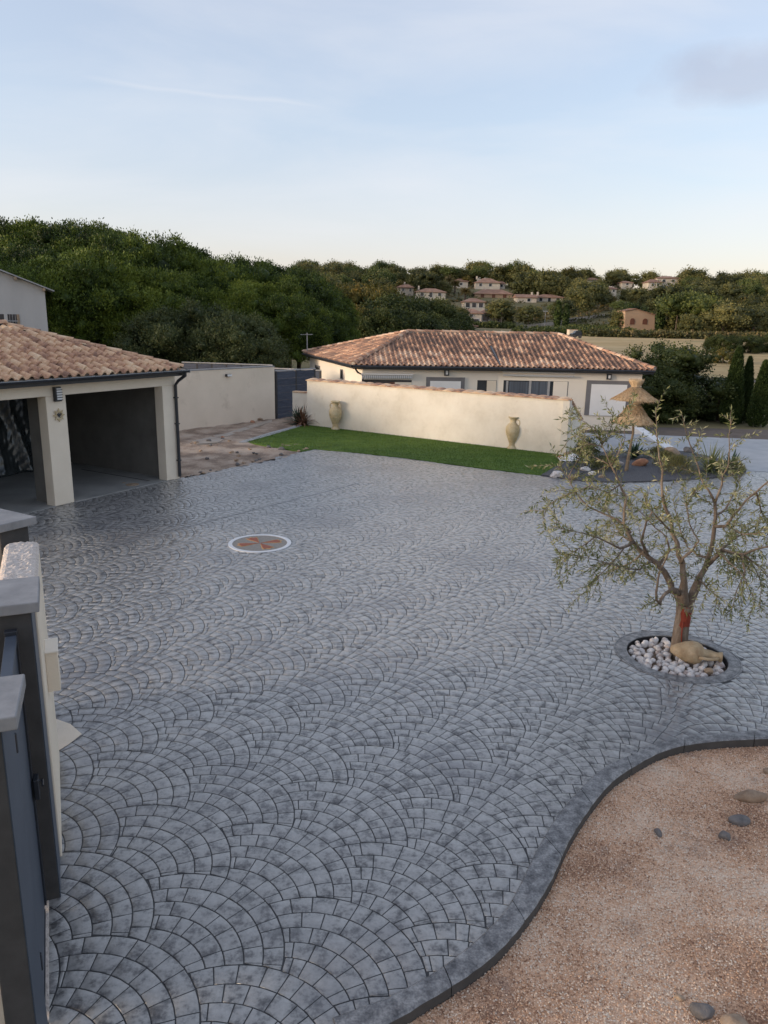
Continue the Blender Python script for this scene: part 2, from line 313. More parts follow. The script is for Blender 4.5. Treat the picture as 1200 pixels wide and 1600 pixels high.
M['field'] = mat('dry_field_grass', [(0, (.32, .22, .10)), (.5, (.47, .335, .16)), (1, (.58, .43, .23))], scale=.10, stretch=(.35, 1.6, 1), rough=.95, fine=.7, fscale=.8, blotch=(.045, (.22, .20, .085), .55, .72))
M['road'] = mat('brown_tarmac', [(0, (.10, .082, .070)), (1, (.165, .135, .115))], scale=.8, rough=.9, fine=.5)
M['med_white'] = mat('white_inlay', flat2((.60, .62, .65), .95), scale=6, rough=.5)
M['med_base'] = mat('grey_mosaic', [(0, (.16, .15, .14)), (1, (.29, .27, .24))], scale=30, rough=.6, fine=.5)
M['med_orange'] = mat('ochre_inlay', flat2((.46, .26, .10), .85), scale=20, rough=.6)
M['med_red'] = mat('brick_red_inlay', flat2((.27, .085, .05), .85), scale=20, rough=.6)
M['car_dark'] = mat('dark_car_paint', flat2((.03, .035, .045)), scale=1, rough=.3)
M['palm'] = foliage('palm_fronds', [(0, (.10, .10, .03)), (1, (.26, .19, .08))], trans=.1, scale=1)

# ------------------------------------------------------------------ terrain
def hgt(x, y):
    ys = [-500, 27, 34, 60, 150, 178, 200, 250, 300, 350, 450, 900, 4000]; hs = [-.12, -.12, -.75, -1.1, 1.4, 1.9, 2.3, 6.6, 12.6, 18.6, 20, 12, -20]
    h = np.interp(y, ys, hs)
    k = np.clip((y - 120) / 100, 0, 1)
    return h + k * (.5 * np.sin(x * .021 + 1.0) + .4 * np.sin(x * .047 + y * .013))
def build_terrain():
    xs = np.concatenate([[-4000, -2000, -1000, -600], np.linspace(-400, 400, 161), [600, 1000, 2000, 4000]])
    ys = np.concatenate([[-300, -60, -20, 0, 10, 20, 26], np.linspace(27, 60, 23), np.linspace(64, 460, 100), [520, 600, 700, 900, 1400, 2500, 4000]])
    X, Y = np.meshgrid(xs, ys); Z = hgt(X, Y)
    V = np.stack([X, Y, Z], -1).reshape(-1, 3); nx, ny = len(xs), len(ys)
    i, j = np.meshgrid(np.arange(nx - 1), np.arange(ny - 1)); a = (j * nx + i).ravel()
    F = np.stack([a, a + 1, a + 1 + nx, a + nx], 1)
    o = link_mesh('terrain', np_mesh('terrain', V, F, M['land'], smooth=True)); setp(o, kind='structure')
def draped(name, corners, m, dz, nx=30, ny=30, zf=None):
    """a sheet over the terrain spanning a 4-corner region"""
    a, b, c, d = [np.array(p[:2], float) for p in corners]; V = []
    for j in range(ny + 1):
        t = j / ny
        for i in range(nx + 1):
            s = i / nx; p = (1 - t) * ((1 - s) * a + s * b) + t * ((1 - s) * d + s * c)
            V.append((p[0], p[1], float((zf or hgt)(p[0], p[1])) + dz))
    F = [(j * (nx + 1) + i, j * (nx + 1) + i + 1, (j + 1) * (nx + 1) + i + 1, (j + 1) * (nx + 1) + i) for j in range(ny) for i in range(nx)]
    return setp(link_mesh(name, np_mesh(name, V, F, m, smooth=True)), kind='structure')
build_terrain()
draped('dry_field', [(14, 74), (160, 74), (260, 152), (30, 152)], M['field'], .08)
draped('dry_field', [(18, 52), (110, 54), (130, 70), (20, 70)], M['field'], .07)
draped('field_track', [(30, 70.2), (130, 70.2), (132, 72.4), (30, 72.2)], M['road'], .10, 20, 2)
draped('country_road', [(7, 31.0), (60, 27.5), (60, 38.0), (9, 38.5)], M['road'], .05)

# ------------------------------------------------------------------ ground around the house
def pip(pts, poly):
    pts = np.atleast_2d(pts); x, y = pts[:, 0], pts[:, 1]; ins = np.zeros(len(pts), bool); n = len(poly)
    for i in range(n):
        x1, y1 = poly[i][0], poly[i][1]; x2, y2 = poly[(i + 1) % n][0], poly[(i + 1) % n][1]
        c = ((y1 > y) != (y2 > y)) & (x < (x2 - x1) * (y - y1) / ((y2 - y1) or 1e-9) + x1); ins ^= c
    return ins
def g2(pts, z=0.0): return [tuple(G(x, y, z)[:2]) for x, y in pts]
def smooth_line(pts, n=8):
    out = []
    P = [Vector(p[:2]) for p in pts]
    for i in range(len(P) - 1):
        p0, p1, p2, p3 = P[max(i - 1, 0)], P[i], P[i + 1], P[min(i + 2, len(P) - 1)]
        for k in range(n):
            t = k / n
            q = .5 * ((2 * p1) + (p2 - p0) * t + (2 * p0 - 5 * p1 + 4 * p2 - p3) * t * t + (3 * p1 - p0 - 3 * p2 + p3) * t ** 3)
            out.append((q.x, q.y))
    out.append(tuple(P[-1])); return out
z7 = lambda pts: [(640 + x / 2.143, 1120 + y / 2.143) for x, y in pts]
kin = g2(z7([(-260, 1010), (-120, 960), (0, 905), (150, 810), (320, 650), (430, 440), (520, 300), (640, 180), (740, 130), (900, 75), (1200, 45), (1400, 42)]))
kout = g2(z7([(-220, 1110), (-110, 1055), (0, 992), (190, 875), (300, 790), (400, 670), (470, 560), (545, 400), (640, 262), (720, 190), (860, 115), (1000, 88), (1200, 76), (1400, 72)]))
kin, kout = smooth_line(kin), smooth_line(kout)
# resample both to the same count
def resample(L, n):
    L = np.array(L); d = np.r_[0, np.cumsum(np.hypot(*np.diff(L, axis=0).T))]; t = np.linspace(0, d[-1], n)
    return np.c_[np.interp(t, d, L[:, 0]), np.interp(t, d, L[:, 1])]
KN = 97; kin, kout = resample(kin, KN), resample(kout, KN)
kmid = (kin + kout) / 2
def kerb():
    root = thing('kerb', 'curving charcoal concrete kerb between cobbled drive and pink gravel bed', 'kerb', (kmid[48][0], kmid[48][1], 0)); off = root.location
    step = 12
    for a in range(0, KN - 1, step):
        b = min(a + step, KN - 1); m = MB(); pr = []
        for k in range(a, b + 1):
            i, o = Vector(kin[k]), Vector(kout[k]); e = (o - i).normalized()
            if k == a: sh = .0035
            elif k == b: sh = -.0035
            else: sh = 0
            t = Vector((-e.y, e.x)) * sh * 0
            r = RNG.normal(0, .003)
            pr.append([(i.x, i.y, -.03), (i.x, i.y, .006), (i.x + e.x * .02, i.y + e.y * .02, .020), (o.x - e.x * .022, o.y - e.y * .022, .024 + r * .3), (o.x + e.x * r, o.y + e.y * r, .008), (o.x, o.y, -.16)])
        n = 6; base = len(m.v)
        for k, q in enumerate(pr):
            if k in (0, len(pr) - 1):   # tiny gap at the casting joints
                nb = pr[1] if k == 0 else pr[-2]
                q = [tuple(Vector(x) + (Vector(y) - Vector(x)).normalized() * .004) for x, y in zip(q, nb)]
            m.v += [tuple(x) for x in q]
        for k in range(len(pr) - 1):
            for j in range(n): m.f.append((k * n + j, k * n + (j + 1) % n, (k + 1) * n + (j + 1) % n, (k + 1) * n + j))
        m.f.append(tuple(range(n - 1, -1, -1))); m.f.append(tuple((len(pr) - 1) * n + j for j in range(n)))
        m.f = [tuple(reversed(f)) for f in m.f]
        o = m.build('kerb_section', M['kerb'], root, off); o.data.materials.append(M['kerb_side_shade'])
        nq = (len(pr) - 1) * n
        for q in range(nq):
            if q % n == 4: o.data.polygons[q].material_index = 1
kerb()
# left edge of the paving, garage line, lawn edge, rockery
WO = Vector((-2.45, 4.91)); wd = Vector((-.400, .9165)); wr = Vector((.9165, .400))
def W(x, y): p = WO + wr * x + wd * y; return (p.x, p.y)
GO = Vector((-5.65, 20.39)); GA = R(60); gu = Vector((.5, .866)); gd = Vector((-.866, .5))
def GL(x, y): p = GO + gu * x + gd * y; return (p.x, p.y)
lawn_poly = g2([(380, 690), (425, 678), (481, 664), (620, 677), (760, 692), (880, 706), (889, 712), (880, 722), (862, 738), (846, 743), (760, 733), (640, 717), (560, 708), (492, 702), (470, 706), (430, 700)])
rock_poly = smooth_line(g2([(846, 743), (880, 724), (905, 712), (960, 706), (1030, 704), (1080, 708), (1130, 720), (1162, 732), (1160, 740), (1110, 747), (1040, 752), (960, 754), (900, 751), (846, 743)]), 5)[:-1]
drive_poly = [(-1.75, 2.6), W(-.16, -2.0), W(-.09, -.1), W(.0, .1), W(.0, 2.2), (-4.4, 9.0), (-8.2, 15.9), GL(-3.95, .02), GL(0, .02)] + g2([(300, 745), (400, 722), (470, 706), (492, 702), (560, 708), (640, 717), (760, 733), (846, 743), (880, 724), (905, 712)]) + \
             [(9, 26.5), (24, 24.5), (24, 8.0)] + [tuple(p) for p in kmid[::-1]] + [(-.5, 2.6)]
OL = G(1057, 1024); OLR = .66          # olive pit
MED = G(406, 849); MEDR = .615
drive = MB(); drive.sheet(drive_poly, -.0040)
drive = drive.build('driveway', M['joint']); setp(drive, kind='structure')

def clip_half(poly, p, n):           # keep the side where (q-p).n >= 0
    out = []
    for i in range(len(poly)):
        a, b = poly[i], poly[(i + 1) % len(poly)]
        da = (a[0] - p[0]) * n[0] + (a[1] - p[1]) * n[1]; db = (b[0] - p[0]) * n[0] + (b[1] - p[1]) * n[1]
        if da >= 0: out.append(a)
        if (da >= 0) != (db >= 0):
            t = da / (da - db); out.append((a[0] + t * (b[0] - a[0]), a[1] + t * (b[1] - a[1])))
    return out
def area(p): return .5 * sum(p[i][0] * p[(i + 1) % len(p)][1] - p[(i + 1) % len(p)][0] * p[i][1] for i in range(len(p)))
def inset(poly, d):
    """move every edge inwards by d (mitred corners, works for slightly hollow sides too)"""
    n = len(poly); out = []
    for i in range(n):
        p0, p1, p2 = poly[i - 1], poly[i], poly[(i + 1) % n]; e1 = (p1[0] - p0[0], p1[1] - p0[1]); e2 = (p2[0] - p1[0], p2[1] - p1[1])
        l1, l2 = math.hypot(*e1) or 1e-9, math.hypot(*e2) or 1e-9; n1 = (-e1[1] / l1, e1[0] / l1); n2 = (-e2[1] / l2, e2[0] / l2); k = max(.35, 1 + n1[0] * n2[0] + n1[1] * n2[1])
        out.append((p1[0] + (n1[0] + n2[0]) / k * d, p1[1] + (n1[1] + n2[1]) / k * d))
    return out
FE = Vector((math.cos(R(55)), math.sin(R(55)))); FT = Vector((FE.y, -FE.x)); FR = .84
LA = (.4555, .6505); LB = (FE.x * .395 + FT.x * .965, FE.y * .395 + FT.y * .965); LC = (FE.x * .395 - FT.x * .965, FE.y * .395 - FT.y * .965)
def fan_template(seed):
    rnd = random.Random(seed); cells = []
    # each course is an arc a little flatter than the one outside it
    apex = [.84, .672, .512, .360, .205, .050, -.10]; rads = [.84, .735, .655, .575, .530, .50, .48]
    for k in range(len(apex) - 1):
        ro, ri = rads[k], rads[k + 1]; oo, oi = apex[k] - ro, apex[k + 1] - ri; a = R(55 - 100 + rnd.uniform(-5, 5))
        while a < R(55 + 100):
            w = rnd.uniform(.145, .195) if rnd.random() > .14 else rnd.uniform(.095, .12)
            da = w / ((ro + ri) / 2); na = max(1, int(math.ceil(da / .14))); j0 = rnd.uniform(-.008, .008)
            po = [(FE.x * oo + ro * math.cos(a + da * i / na), FE.y * oo + ro * math.sin(a + da * i / na)) for i in range(na + 1)]
            pi = []
            for (px_, py_), i in zip(po, range(na + 1)):      # follow the outer arc's normal down to the next arc
                dx, dy = -math.cos(a + da * i / na), -math.sin(a + da * i / na); fx, fy = px_ - FE.x * oi, py_ - FE.y * oi
                bq = fx * dx + fy * dy; cq = fx * fx + fy * fy - ri * ri; q = bq * bq - cq; t = -bq - math.sqrt(q) if q > 0 else .16
                if not 0 < t < .3: t = .16
                pi.append((px_ + dx * t, py_ + dy * t))
            poly = po + pi[::-1]
            if area(poly) < 0: poly = poly[::-1]
            for q in ((-LA[0], -LA[1]), (-LB[0], -LB[1]), (-LC[0], -LC[1])):
                if len(poly) < 3: break
                cx = sum(p[0] for p in poly) / len(poly); cy = sum(p[1] for p in poly) / len(poly)
                d = math.hypot(cx - q[0], cy - q[1]) or 1e-6; n = ((cx - q[0]) / d, (cy - q[1]) / d)
                poly = clip_half(poly, (q[0] + n[0] * FR, q[1] + n[1] * FR), n)
            a += da
            if len(poly) < 3 or area(poly) < .0006: continue
            # jitter corners a little
            cells.append(poly)
    return cells
def rounded(poly):
    """thin out nearly coincident points"""
    out = []
    for p in poly:
        if not out or math.hypot(p[0] - out[-1][0], p[1] - out[-1][1]) > .014: out.append(p)
    if len(out) > 2 and math.hypot(out[0][0] - out[-1][0], out[0][1] - out[-1][1]) < .014: out.pop()
    return out
def stone_geo(poly, rnd, gap=.0042):
    poly = rounded(poly)
    if len(poly) < 3: return None
    base = inset(poly, gap)
    if len(base) < 3 or area(base) < .0003: return None
    cx = sum(p[0] for p in base) / len(base); cy = sum(p[1] for p in base) / len(base); n = len(base)
    ml = [(cx + (p[0] - cx) * .985, cy + (p[1] - cy) * .985) for p in base]
    r = math.sqrt(area(base)); k = max(.80, 1 - .007 / r)
    tp = [(cx + (p[0] - cx) * k, cy + (p[1] - cy) * k) for p in base]
    V = [(p[0], p[1], -.0038) for p in base] + [(p[0], p[1], -.0008) for p in ml] + [(p[0], p[1], .0002) for p in tp] + [(cx, cy, .0006)]
    F = []
    for i in range(n):
        j = (i + 1) % n
        F += [(i, j, n + j), (i, n + j, n + i), (n + i, n + j, 2 * n + j), (n + i, 2 * n + j, 2 * n + i), (2 * n + i, 2 * n + j, 3 * n)]
    return np.array(V), np.array(F), (cx, cy)
def paving():
    stone_poly = list(drive_poly); stone_poly[0] = (-2.0, 2.6)
    for k_, q_ in ((1, W(-.32, -2.0)), (2, W(-.20, -.1)), (3, W(-.12, .1)), (4, W(-.12, 2.2))): stone_poly[k_] = q_
    temps = []
    for t in range(5):
        rnd = random.Random(t); g = [stone_geo(p, rnd) for p in fan_template(t + 3)]; temps.append([x for x in g if x is not None])
    C0 = Vector((-1.94, 3.71)); Vs, Fs, Ts = [], [], []; nb = 0; near = []
    rowv = Vector(FE) * .395; colv = Vector(FT) * 1.93
    for j in range(-30, 90):
        for i in range(-14, 16):
            c = C0 + rowv * j + colv * (i + (.5 if j % 2 else 0))
            if not (-10 < c.x < 22 and 2 < c.y < 28.5): continue
            if not in_view(c.x, c.y, 0, 260 if c.y < 12 else 90): continue
            T = temps[random.randrange(5)]
            cen = np.array([[x[2][0] + c.x, x[2][1] + c.y] for x in T])
            ok = pip(cen, stone_poly) & (np.hypot(cen[:, 0] - OL.x, cen[:, 1] - OL.y) > OLR + .13) & (np.hypot(cen[:, 0] - MED.x, cen[:, 1] - MED.y) > MEDR - .03) & ~pip(cen, rock_poly)
            for k, (V, F, cc) in enumerate(T):
                if not ok[k]: continue
                V2 = V.copy(); V2[:, 0] += c.x; V2[:, 1] += c.y
                V2[:, 2] += (V2[:, 2] > -.003) * (random.uniform(-.0006, .0006) + (V[:, 0] - cc[0]) * random.uniform(-.006, .006) + (V[:, 1] - cc[1]) * random.uniform(-.006, .006))
                tint = random.gauss(0, .05) - (.10 if random.random() < .10 else 0)
                d = math.hypot(cen[k][0], cen[k][1])
                if d < 7.2 and in_view(cen[k][0], cen[k][1], 0, 8): near.append((d, V2, F, tint)); continue
                Vs.append(V2); Fs.append(F + nb); nb += len(V2); Ts.append(np.full(len(V2), tint))
    near.sort(key=lambda q: q[0])
    for q in near[300:]:
        Vs.append(q[1]); Fs.append(q[2] + nb); nb += len(q[1]); Ts.append(np.full(len(q[1]), q[3]))
    for d, V, F, t in near[:300]:
        c = V.mean(0); c[2] = 0
        o = link_mesh('paving_stone', np_mesh('paving_stone', V - c, F, M['paver'], np.full(len(V), t)), drive); o.location = c
    o = link_mesh('paving', np_mesh('paving', np.concatenate(Vs), np.concatenate(Fs), M['paver'], np.concatenate(Ts)), drive); setp(o, kind='stuff')
    print('pavers', len(near), 'tris', sum(len(f) for f in Fs))
paving()
for x0, y0, x1, y1 in ((62, 803, 240, 836), (98, 873, 560, 755)):
    a, b = G(x0, y0), G(x1, y1); m = MB(); d = (b - a).normalized(); n = Vector((-d.y, d.x, 0)) * .022; m.add([tuple(q + Vector((0, 0, .0026))) for q in (a - n, b - n, b + n, a + n)], [(0, 1, 2, 3)])
    setp(m.build('slab_joint', M['kerb'], drive), None)
# pale plain concrete beyond the fans, on the right
setp(MB().sheet([(7.6, 24.3), (9.3, 23.6), (24, 20), (30, 19), (30, 27.5), (9.5, 30.6), (7.4, 30.6)], .006).build('concrete_apron', M['apron']), kind='structure')
# bare earth and edging left of the lawn
def bumpy_patch(name, poly, m, z, amp, step=.16, kind='structure'):
    xs = np.arange(min(p[0] for p in poly) - step, max(p[0] for p in poly) + step, step); ys = np.arange(min(p[1] for p in poly) - step, max(p[1] for p in poly) + step, step)
    X, Y = np.meshgrid(xs, ys); Z = z + amp * (np.sin(X * 3.1 + np.sin(Y * 2.3)) * .5 + np.sin(Y * 4.1 + X * 1.7) * .3 + RNG.normal(0, .35, X.shape))
    nx, ny = len(xs), len(ys); i, j = np.meshgrid(np.arange(nx - 1), np.arange(ny - 1)); a = (j * nx + i).ravel(); F = np.stack([a, a + 1, a + 1 + nx, a + nx], 1)
    cen = np.c_[X.ravel(), Y.ravel()][F].mean(1); F = F[pip(cen, poly)]
    o = link_mesh(name, np_mesh(name, np.stack([X, Y, Z], -1).reshape(-1, 3), F, m, smooth=True)); return setp(o, kind=kind)
bumpy_patch('bare_earth', [GL(-.1, -.05), GL(.05, 6), (-9, 27.5), (-5.2, 34.5), (-2.2, 34), (-3.2, 30.8), (-4.3, 27.6), (-2.3, 25.6), (-2.2, 25.3)], M['dirt'], -.005, .03)
MB().prism(g2([(373, 692), (425, 676), (470, 664.5), (474, 666), (430, 679), (384, 692)]), -.02, .035).build('lawn_edging', M['apron'], None)
setp(bpy.data.objects['lawn_edging'], 'thin pale concrete edging strip along the left side of the lawn', 'edging')
m = MB()
for pl in ([(333, 681), (352, 678), (395, 664), (424, 656), (426, 659), (398, 668), (356, 682), (336, 684)], [(300, 690), (330, 683), (352, 686), (340, 692), (308, 694)]): m.prism(g2(pl), -.02, .022)
setp(m.build('concrete_footing', M['dust']), kind='structure')
lawn = bumpy_patch('lawn', lawn_poly, M['lawn'], .012, .0, .5); bpy.data.objects.remove(lawn)
lawn = MB().prism(lawn_poly, -.02, .022).build('lawn', M['lawn']); setp(lawn, kind='structure')
def blades():
    n = 46000; xs = RNG.uniform(-5.2, 6.4, n * 3); ys = RNG.uniform(21.5, 31.6, n * 3); p = np.c_[xs, ys]; p = p[pip(p, lawn_poly)][:n]; n = len(p)
    a = RNG.uniform(0, 2 * np.pi, n); h = RNG.uniform(.02, .042, n); w = .007
    dx, dy = np.cos(a) * w, np.sin(a) * w; lx, ly = RNG.normal(0, .012, n), RNG.normal(0, .012, n)
    V = np.stack([np.c_[p[:, 0] - dx, p[:, 1] - dy, np.full(n, .02)], np.c_[p[:, 0] + dx, p[:, 1] + dy, np.full(n, .02)], np.c_[p[:, 0] + lx, p[:, 1] + ly, .02 + h]], 1).reshape(-1, 3)
    F = np.arange(3 * n).reshape(-1, 3)
    setp(link_mesh('grass', np_mesh('grass', V, F, M['blade'], np.repeat(RNG.normal(0, .25, n), 3))), 'short bright green artificial turf in front of the cream wall', 'grass', kind='stuff')
blades()
# slate bed of the rockery
setp(MB().prism(rock_poly, -.02, .035).build('slate_bed', M['slate']), kind='structure')
# gravel bed with loose pebbles
gpoly = [tuple(p) for p in kout] + [(9, 7.6), (9, 1.8), (-.6, 1.8)]
setp(MB().sheet(gpoly, -.085).build('gravel_bed', M['gravel']), kind='structure')
def pebbles():
    n = 95000; p = np.c_[RNG.uniform(-.2, 6.0, n * 2), RNG.uniform(3.2, 7.6, n * 2)]; p = p[pip(p, gpoly)]
    w = p[:, 1] * _cp + 4.48 * _sp; u = FPX * p[:, 0] / w; p = p[u < 640][:n]; n = len(p)
    r = RNG.uniform(.0042, .0085, n) * (1 + .35 * (RNG.random(n) < .08)); oc = np.array([[1, 0, 0], [-1, 0, 0], [0, 1, 0], [0, -1, 0], [0, 0, 1], [0, 0, -1]], float)
    V = oc[None] * (r[:, None, None] * (1 + RNG.uniform(-.3, .35, (n, 6, 1)))); V[:, :, 2] *= .7
    a = RNG.uniform(0, 6.28, n); c, s = np.cos(a)[:, None], np.sin(a)[:, None]; x, y = V[:, :, 0].copy(), V[:, :, 1].copy(); z = V[:, :, 2].copy()
    t = RNG.normal(0, .5, n)[:, None]; x, z = x * np.cos(t) - z * np.sin(t), x * np.sin(t) + z * np.cos(t)
    V[:, :, 0] = x * c - y * s + p[:, 0:1]; V[:, :, 1] = x * s + y * c + p[:, 1:2]; V[:, :, 2] = z - .084 + RNG.uniform(0, .009, n)[:, None]
    f = np.array([[0, 2, 4], [2, 1, 4], [1, 3, 4], [3, 0, 4]]); F = (f[None] + 6 * np.arange(n)[:, None, None]).reshape(-1, 3)
    setp(link_mesh('gravel', np_mesh('gravel', V.reshape(-1, 3), F, M['gravel'], np.repeat(RNG.normal(.10, .36, n), 6))), 'loose pink and grey gravel inside the curving kerb', 'gravel', kind='stuff')
pebbles()
# bare concrete patch at the wall foot
setp(MB().sheet(g2([(84, 1122), (110, 1131), (128, 1147), (106, 1164), (84, 1177)], .006), .006).build('concrete_patch', M['stucco']), kind='structure')

# ------------------------------------------------------------------ medallion
def medallion():
    root = thing('paving_medallion', 'round inlaid medallion with white rim and red cross petals in the drive', 'medallion', (MED.x, MED.y, 0))
    n = 64; ring = lambda r: [(r * math.cos(2 * math.pi * k / n), r * math.sin(2 * math.pi * k / n)) for k in range(n)]
    MB().prism(ring(.54), -.008, .006).build('centre_disc', M['med_base'], root)
    m = MB(); a, b = ring(.54), ring(.62)
    for k in range(n):
        j = (k + 1) % n
        m.hexa([(*a[k], -.008), (*b[k], -.008), (*b[j], -.008), (*a[j], -.008), (*a[k], .010), (*b[k], .010), (*b[j], .010), (*a[j], .010)])
    m.build('white_rim', M['med_white'], root)
    for k in range(4):
        an = R(28 + 90 * k + (6 if k % 2 else -4)); c, s = math.cos(an), math.sin(an)
        T = lambda x, y: (x * c - y * s, x * s + y * c)
        big = [(.03, 0), (.15, .045), (.30, .105), (.42, .12), (.40, .06), (.465, 0), (.40, -.06), (.42, -.12), (.30, -.105), (.15, -.045)]
        sml = [(.02, 0), (.15, .032), (.30, .082), (.395, .095), (.385, .05), (.42, 0), (.385, -.05), (.395, -.095), (.30, -.082), (.15, -.032)]
        o = MB().prism([T(*p) for p in big], .0, .0095).build('petal', M['med_orange'], root)
        MB().prism([T(*p) for p in sml], .004, .0125).build('petal_centre', M['med_red'], o)
medallion()

# ------------------------------------------------------------------ gateway and wall at the left edge
WROT = R(23.58)
def gateway():
    # far pillar with its cap
    for nx_, ny_, rot, wid, dep, lab in ((*W(0.0, 0.0), WROT, .62, .49, 'dark grey gate pillar with stone cap, between steel gate and rough stucco wall'), (-1.90, 3.38, WROT - R(3.2), .15, .40, 'nearest dark gate pillar with grey stone cap at the left edge')):
        r = thing('gate_pillar', lab, 'pillar', (nx_, ny_, 0), rot, 'pillars of the gateway')      # origin: near right corner
        MB().box(-wid, 0, 0, dep, -.02, 2.37).build('shaft', M['dark_post'], r, bevel=.006)
        MB().box(0, .006, .004, dep - .004, .0, 2.366).build('side_panel', M['gate'], r)
        MB().box(-.75, .06 if wid > .3 else .085, -.045, dep + .045, 2.372, 2.45).build('cap_stone', M['cap'], r, bevel=.008)
    r = thing('steel_gate', 'narrow blue grey steel gate leaf between the two dark pillars', 'gate', (*W(-.13, -.55), 0), WROT)
    MB().box(-.025, .025, -.545, .52, .06, 2.2).build('leaf', M['gate'], r)
    MB().box(-.035, .035, -.545, .50, 2.2, 2.25).build('top_rail', M['gate'], r, bevel=.004)
    MB().box(-.04, .04, .44, .50, .05, 2.28).build('end_post', M['dark_metal'], r, bevel=.004)
    for z in (.35, 1.9): MB().tube([(.032, -.50, z), (.032, -.50, z + .12)], .014, 8).build('hinge', M['dark_metal'], r)
    lk = MB().box(.04, .075, .40, .50, .98, 1.14).build('lock_case', M['dark_metal'], r, bevel=.006)
    MB().tube([(.075, .46, 1.10), (.10, .46, 1.10), (.10, .40, 1.09)], .009, 8).build('handle', M['dark_metal'], lk)
    MB().box(-.012, .03, -.50, .40, .0, .055).build('bottom_rail', M['dark_metal'], r)
    setp(MB().box(-.30, -.08, -1.12, -.02, -.02, .018, Matrix.Translation((*W(0, 0), 0)) @ Matrix.Rotation(WROT, 4, 'Z')).build('gate_threshold', M['stucco_rough']), 'rough beige concrete threshold strip under the steel gate', 'threshold')
    # wall
    r = thing('stucco_wall', 'short wall with bright rough stucco top behind the capped gate pillar', 'wall', (*W(0, 1.3), 0), WROT)
    MB().box(-.27, .022, -.81, .86, -.05, 2.235).build('wall_face', M['stucco'], r, bevel=.01)
    m = MB(); nx, ny = 12, 60; base = 0
    for j in range(ny + 1):
        for i in range(nx + 1):
            x = -.275 + .302 * i / nx; y = -.812 + 1.68 * j / ny; e = min(i, nx - i, j, ny - j)
            m.v.append((x + RNG.normal(0, .001), y, 2.235 + (0 if e == 0 else .048 + RNG.normal(0, .0045) - (.014 if e == 1 else 0))))
    m.f = [(j * (nx + 1) + i, j * (nx + 1) + i + 1, (j + 1) * (nx + 1) + i + 1, (j + 1) * (nx + 1) + i) for j in range(ny) for i in range(nx)]
    m.build('rough_top', M['stucco_rough'], r)
    b = thing('letter_box', 'cream box fixed to the side of the stucco wall at the left', 'box', (*W(.022, 1.17), 1.2), WROT)
    MB().box(0, .10, -.16, .13, .045, .40).build('body', M['stucco'], b, bevel=.006)
    MB().box(-.0, .106, -.168, .138, .40, .415).build('lid', M['house_wall'], b, bevel=.004)
    MB().lathe([(0, 0), (.011, 0), (.011, .006), (0, .006)], 12, Matrix.Translation((.101, -.02, .30)) @ Matrix.Rotation(R(90), 4, 'Y')).build('lock', M['dark_metal'], b)
    # stub wall beside the near pillar
    setp(MB().box(-1.2, -.235, -1.50, -1.2, -.02, 2.3, Matrix.Translation((*W(0, 0), 0)) @ Matrix.Rotation(WROT, 4, 'Z')).build('wall_stub', M['stucco'], bevel=.01), 'cream stucco wall stub left of the nearest dark pillar, bottom left corner', 'wall')
    # far capped pillar, turned
    p0 = Vector((-3.40, 7.13)); an = math.atan2(.5, -.87)      # local x runs to the back left
    r = thing('wall_pillar', 'dark pillar under a broad grey cap slab beyond the rough stucco wall', 'pillar', (p0.x, p0.y, 0), an, 'pillars of the gateway')
    MB().box(.06, 1.2, .06, .36, -.02, 2.37).build('shaft', M['dark_post'], r, bevel=.006)
    MB().box(0, .62, 0, .42, 2.372, 2.45).build('cap_stone', M['cap'], r, bevel=.006)
    MB().box(.626, 1.25, 0, .42, 2.372, 2.45).build('cap_stone', M['cap'], r, bevel=.006)
gateway()

# ------------------------------------------------------------------ roof tiles
def tile_mesh(name, w, l, mt, hump=.055, seg=7):
    m = MB(); prof = []
    for i in range(seg + 1):
        t = i / seg; x = -w * .30 + w * .62 * t; z = hump * math.sin(math.pi * t) ** .8 if 0 < t < 1 else 0; prof.append((x, z))
    prof = [(-w * .52, .004), (-w * .42, -.004)] + prof + [(w * .42, -.004), (w * .50, .004)]
    n = len(prof); V = []
    for (x, z) in prof: V.append((x, 0, z + .040))               # lower (front) end, raised over the tile below
    for (x, z) in prof: V.append((x * .96, l, z * .92 + .006))
    for (x, z) in prof: V.append((x, 0, z * .86 + .014))
    F = [(i, i + 1, n + i + 1, n + i) for i in range(n - 1)] + [(2 * n + i, 2 * n + i + 1, i + 1, i) for i in range(n - 1)]
    m.v = V; m.f = F; me = m.mesh(name, mt); return me, np.array(V), F
def roof_matrices(e0, e1, t1, t0, w, ex):
    """tiles over the plane e0->e1 (eave, left to right seen from outside), t0/t1 the top corners"""
    e0, e1, t0, t1 = map(Vector, (e0, e1, t0, t1)); ex_ = (e1 - e0).normalized(); nrm = (e1 - e0).cross((t0 + t1) / 2 - e0).normalized(); up = nrm.cross(ex_)
    loc = lambda p: ((p - e0).dot(ex_), (p - e0).dot(up)); poly = [loc(p) for p in (e0, e1, t1, t0)]; out = []
    umax = max(p[0] for p in poly); vmax = max(p[1] for p in poly); umin = min(p[0] for p in poly)
    nu = int(round((umax - umin) / w)); wv = (umax - umin) / nu
    for j in range(-1, int(vmax / ex) + 1):
        for i in range(nu):
            u = umin + (i + .5) * wv; v = j * ex if j >= 0 else -.0
            if j < 0: continue
            if not pip([(u, v + ex * .5)], poly)[0]: continue
            Mx = Matrix((( *ex_, 0), (*up, 0), (*nrm, 0), (0, 0, 0, 1))).transposed()
            Mx.translation = e0 + ex_ * (u + random.gauss(0, .003)) + up * (v - .05 + random.gauss(0, .006)) + nrm * random.gauss(0, .002)
            out.append(Mx @ Matrix.Rotation(random.gauss(0, .012), 4, 'Z'))
    return out
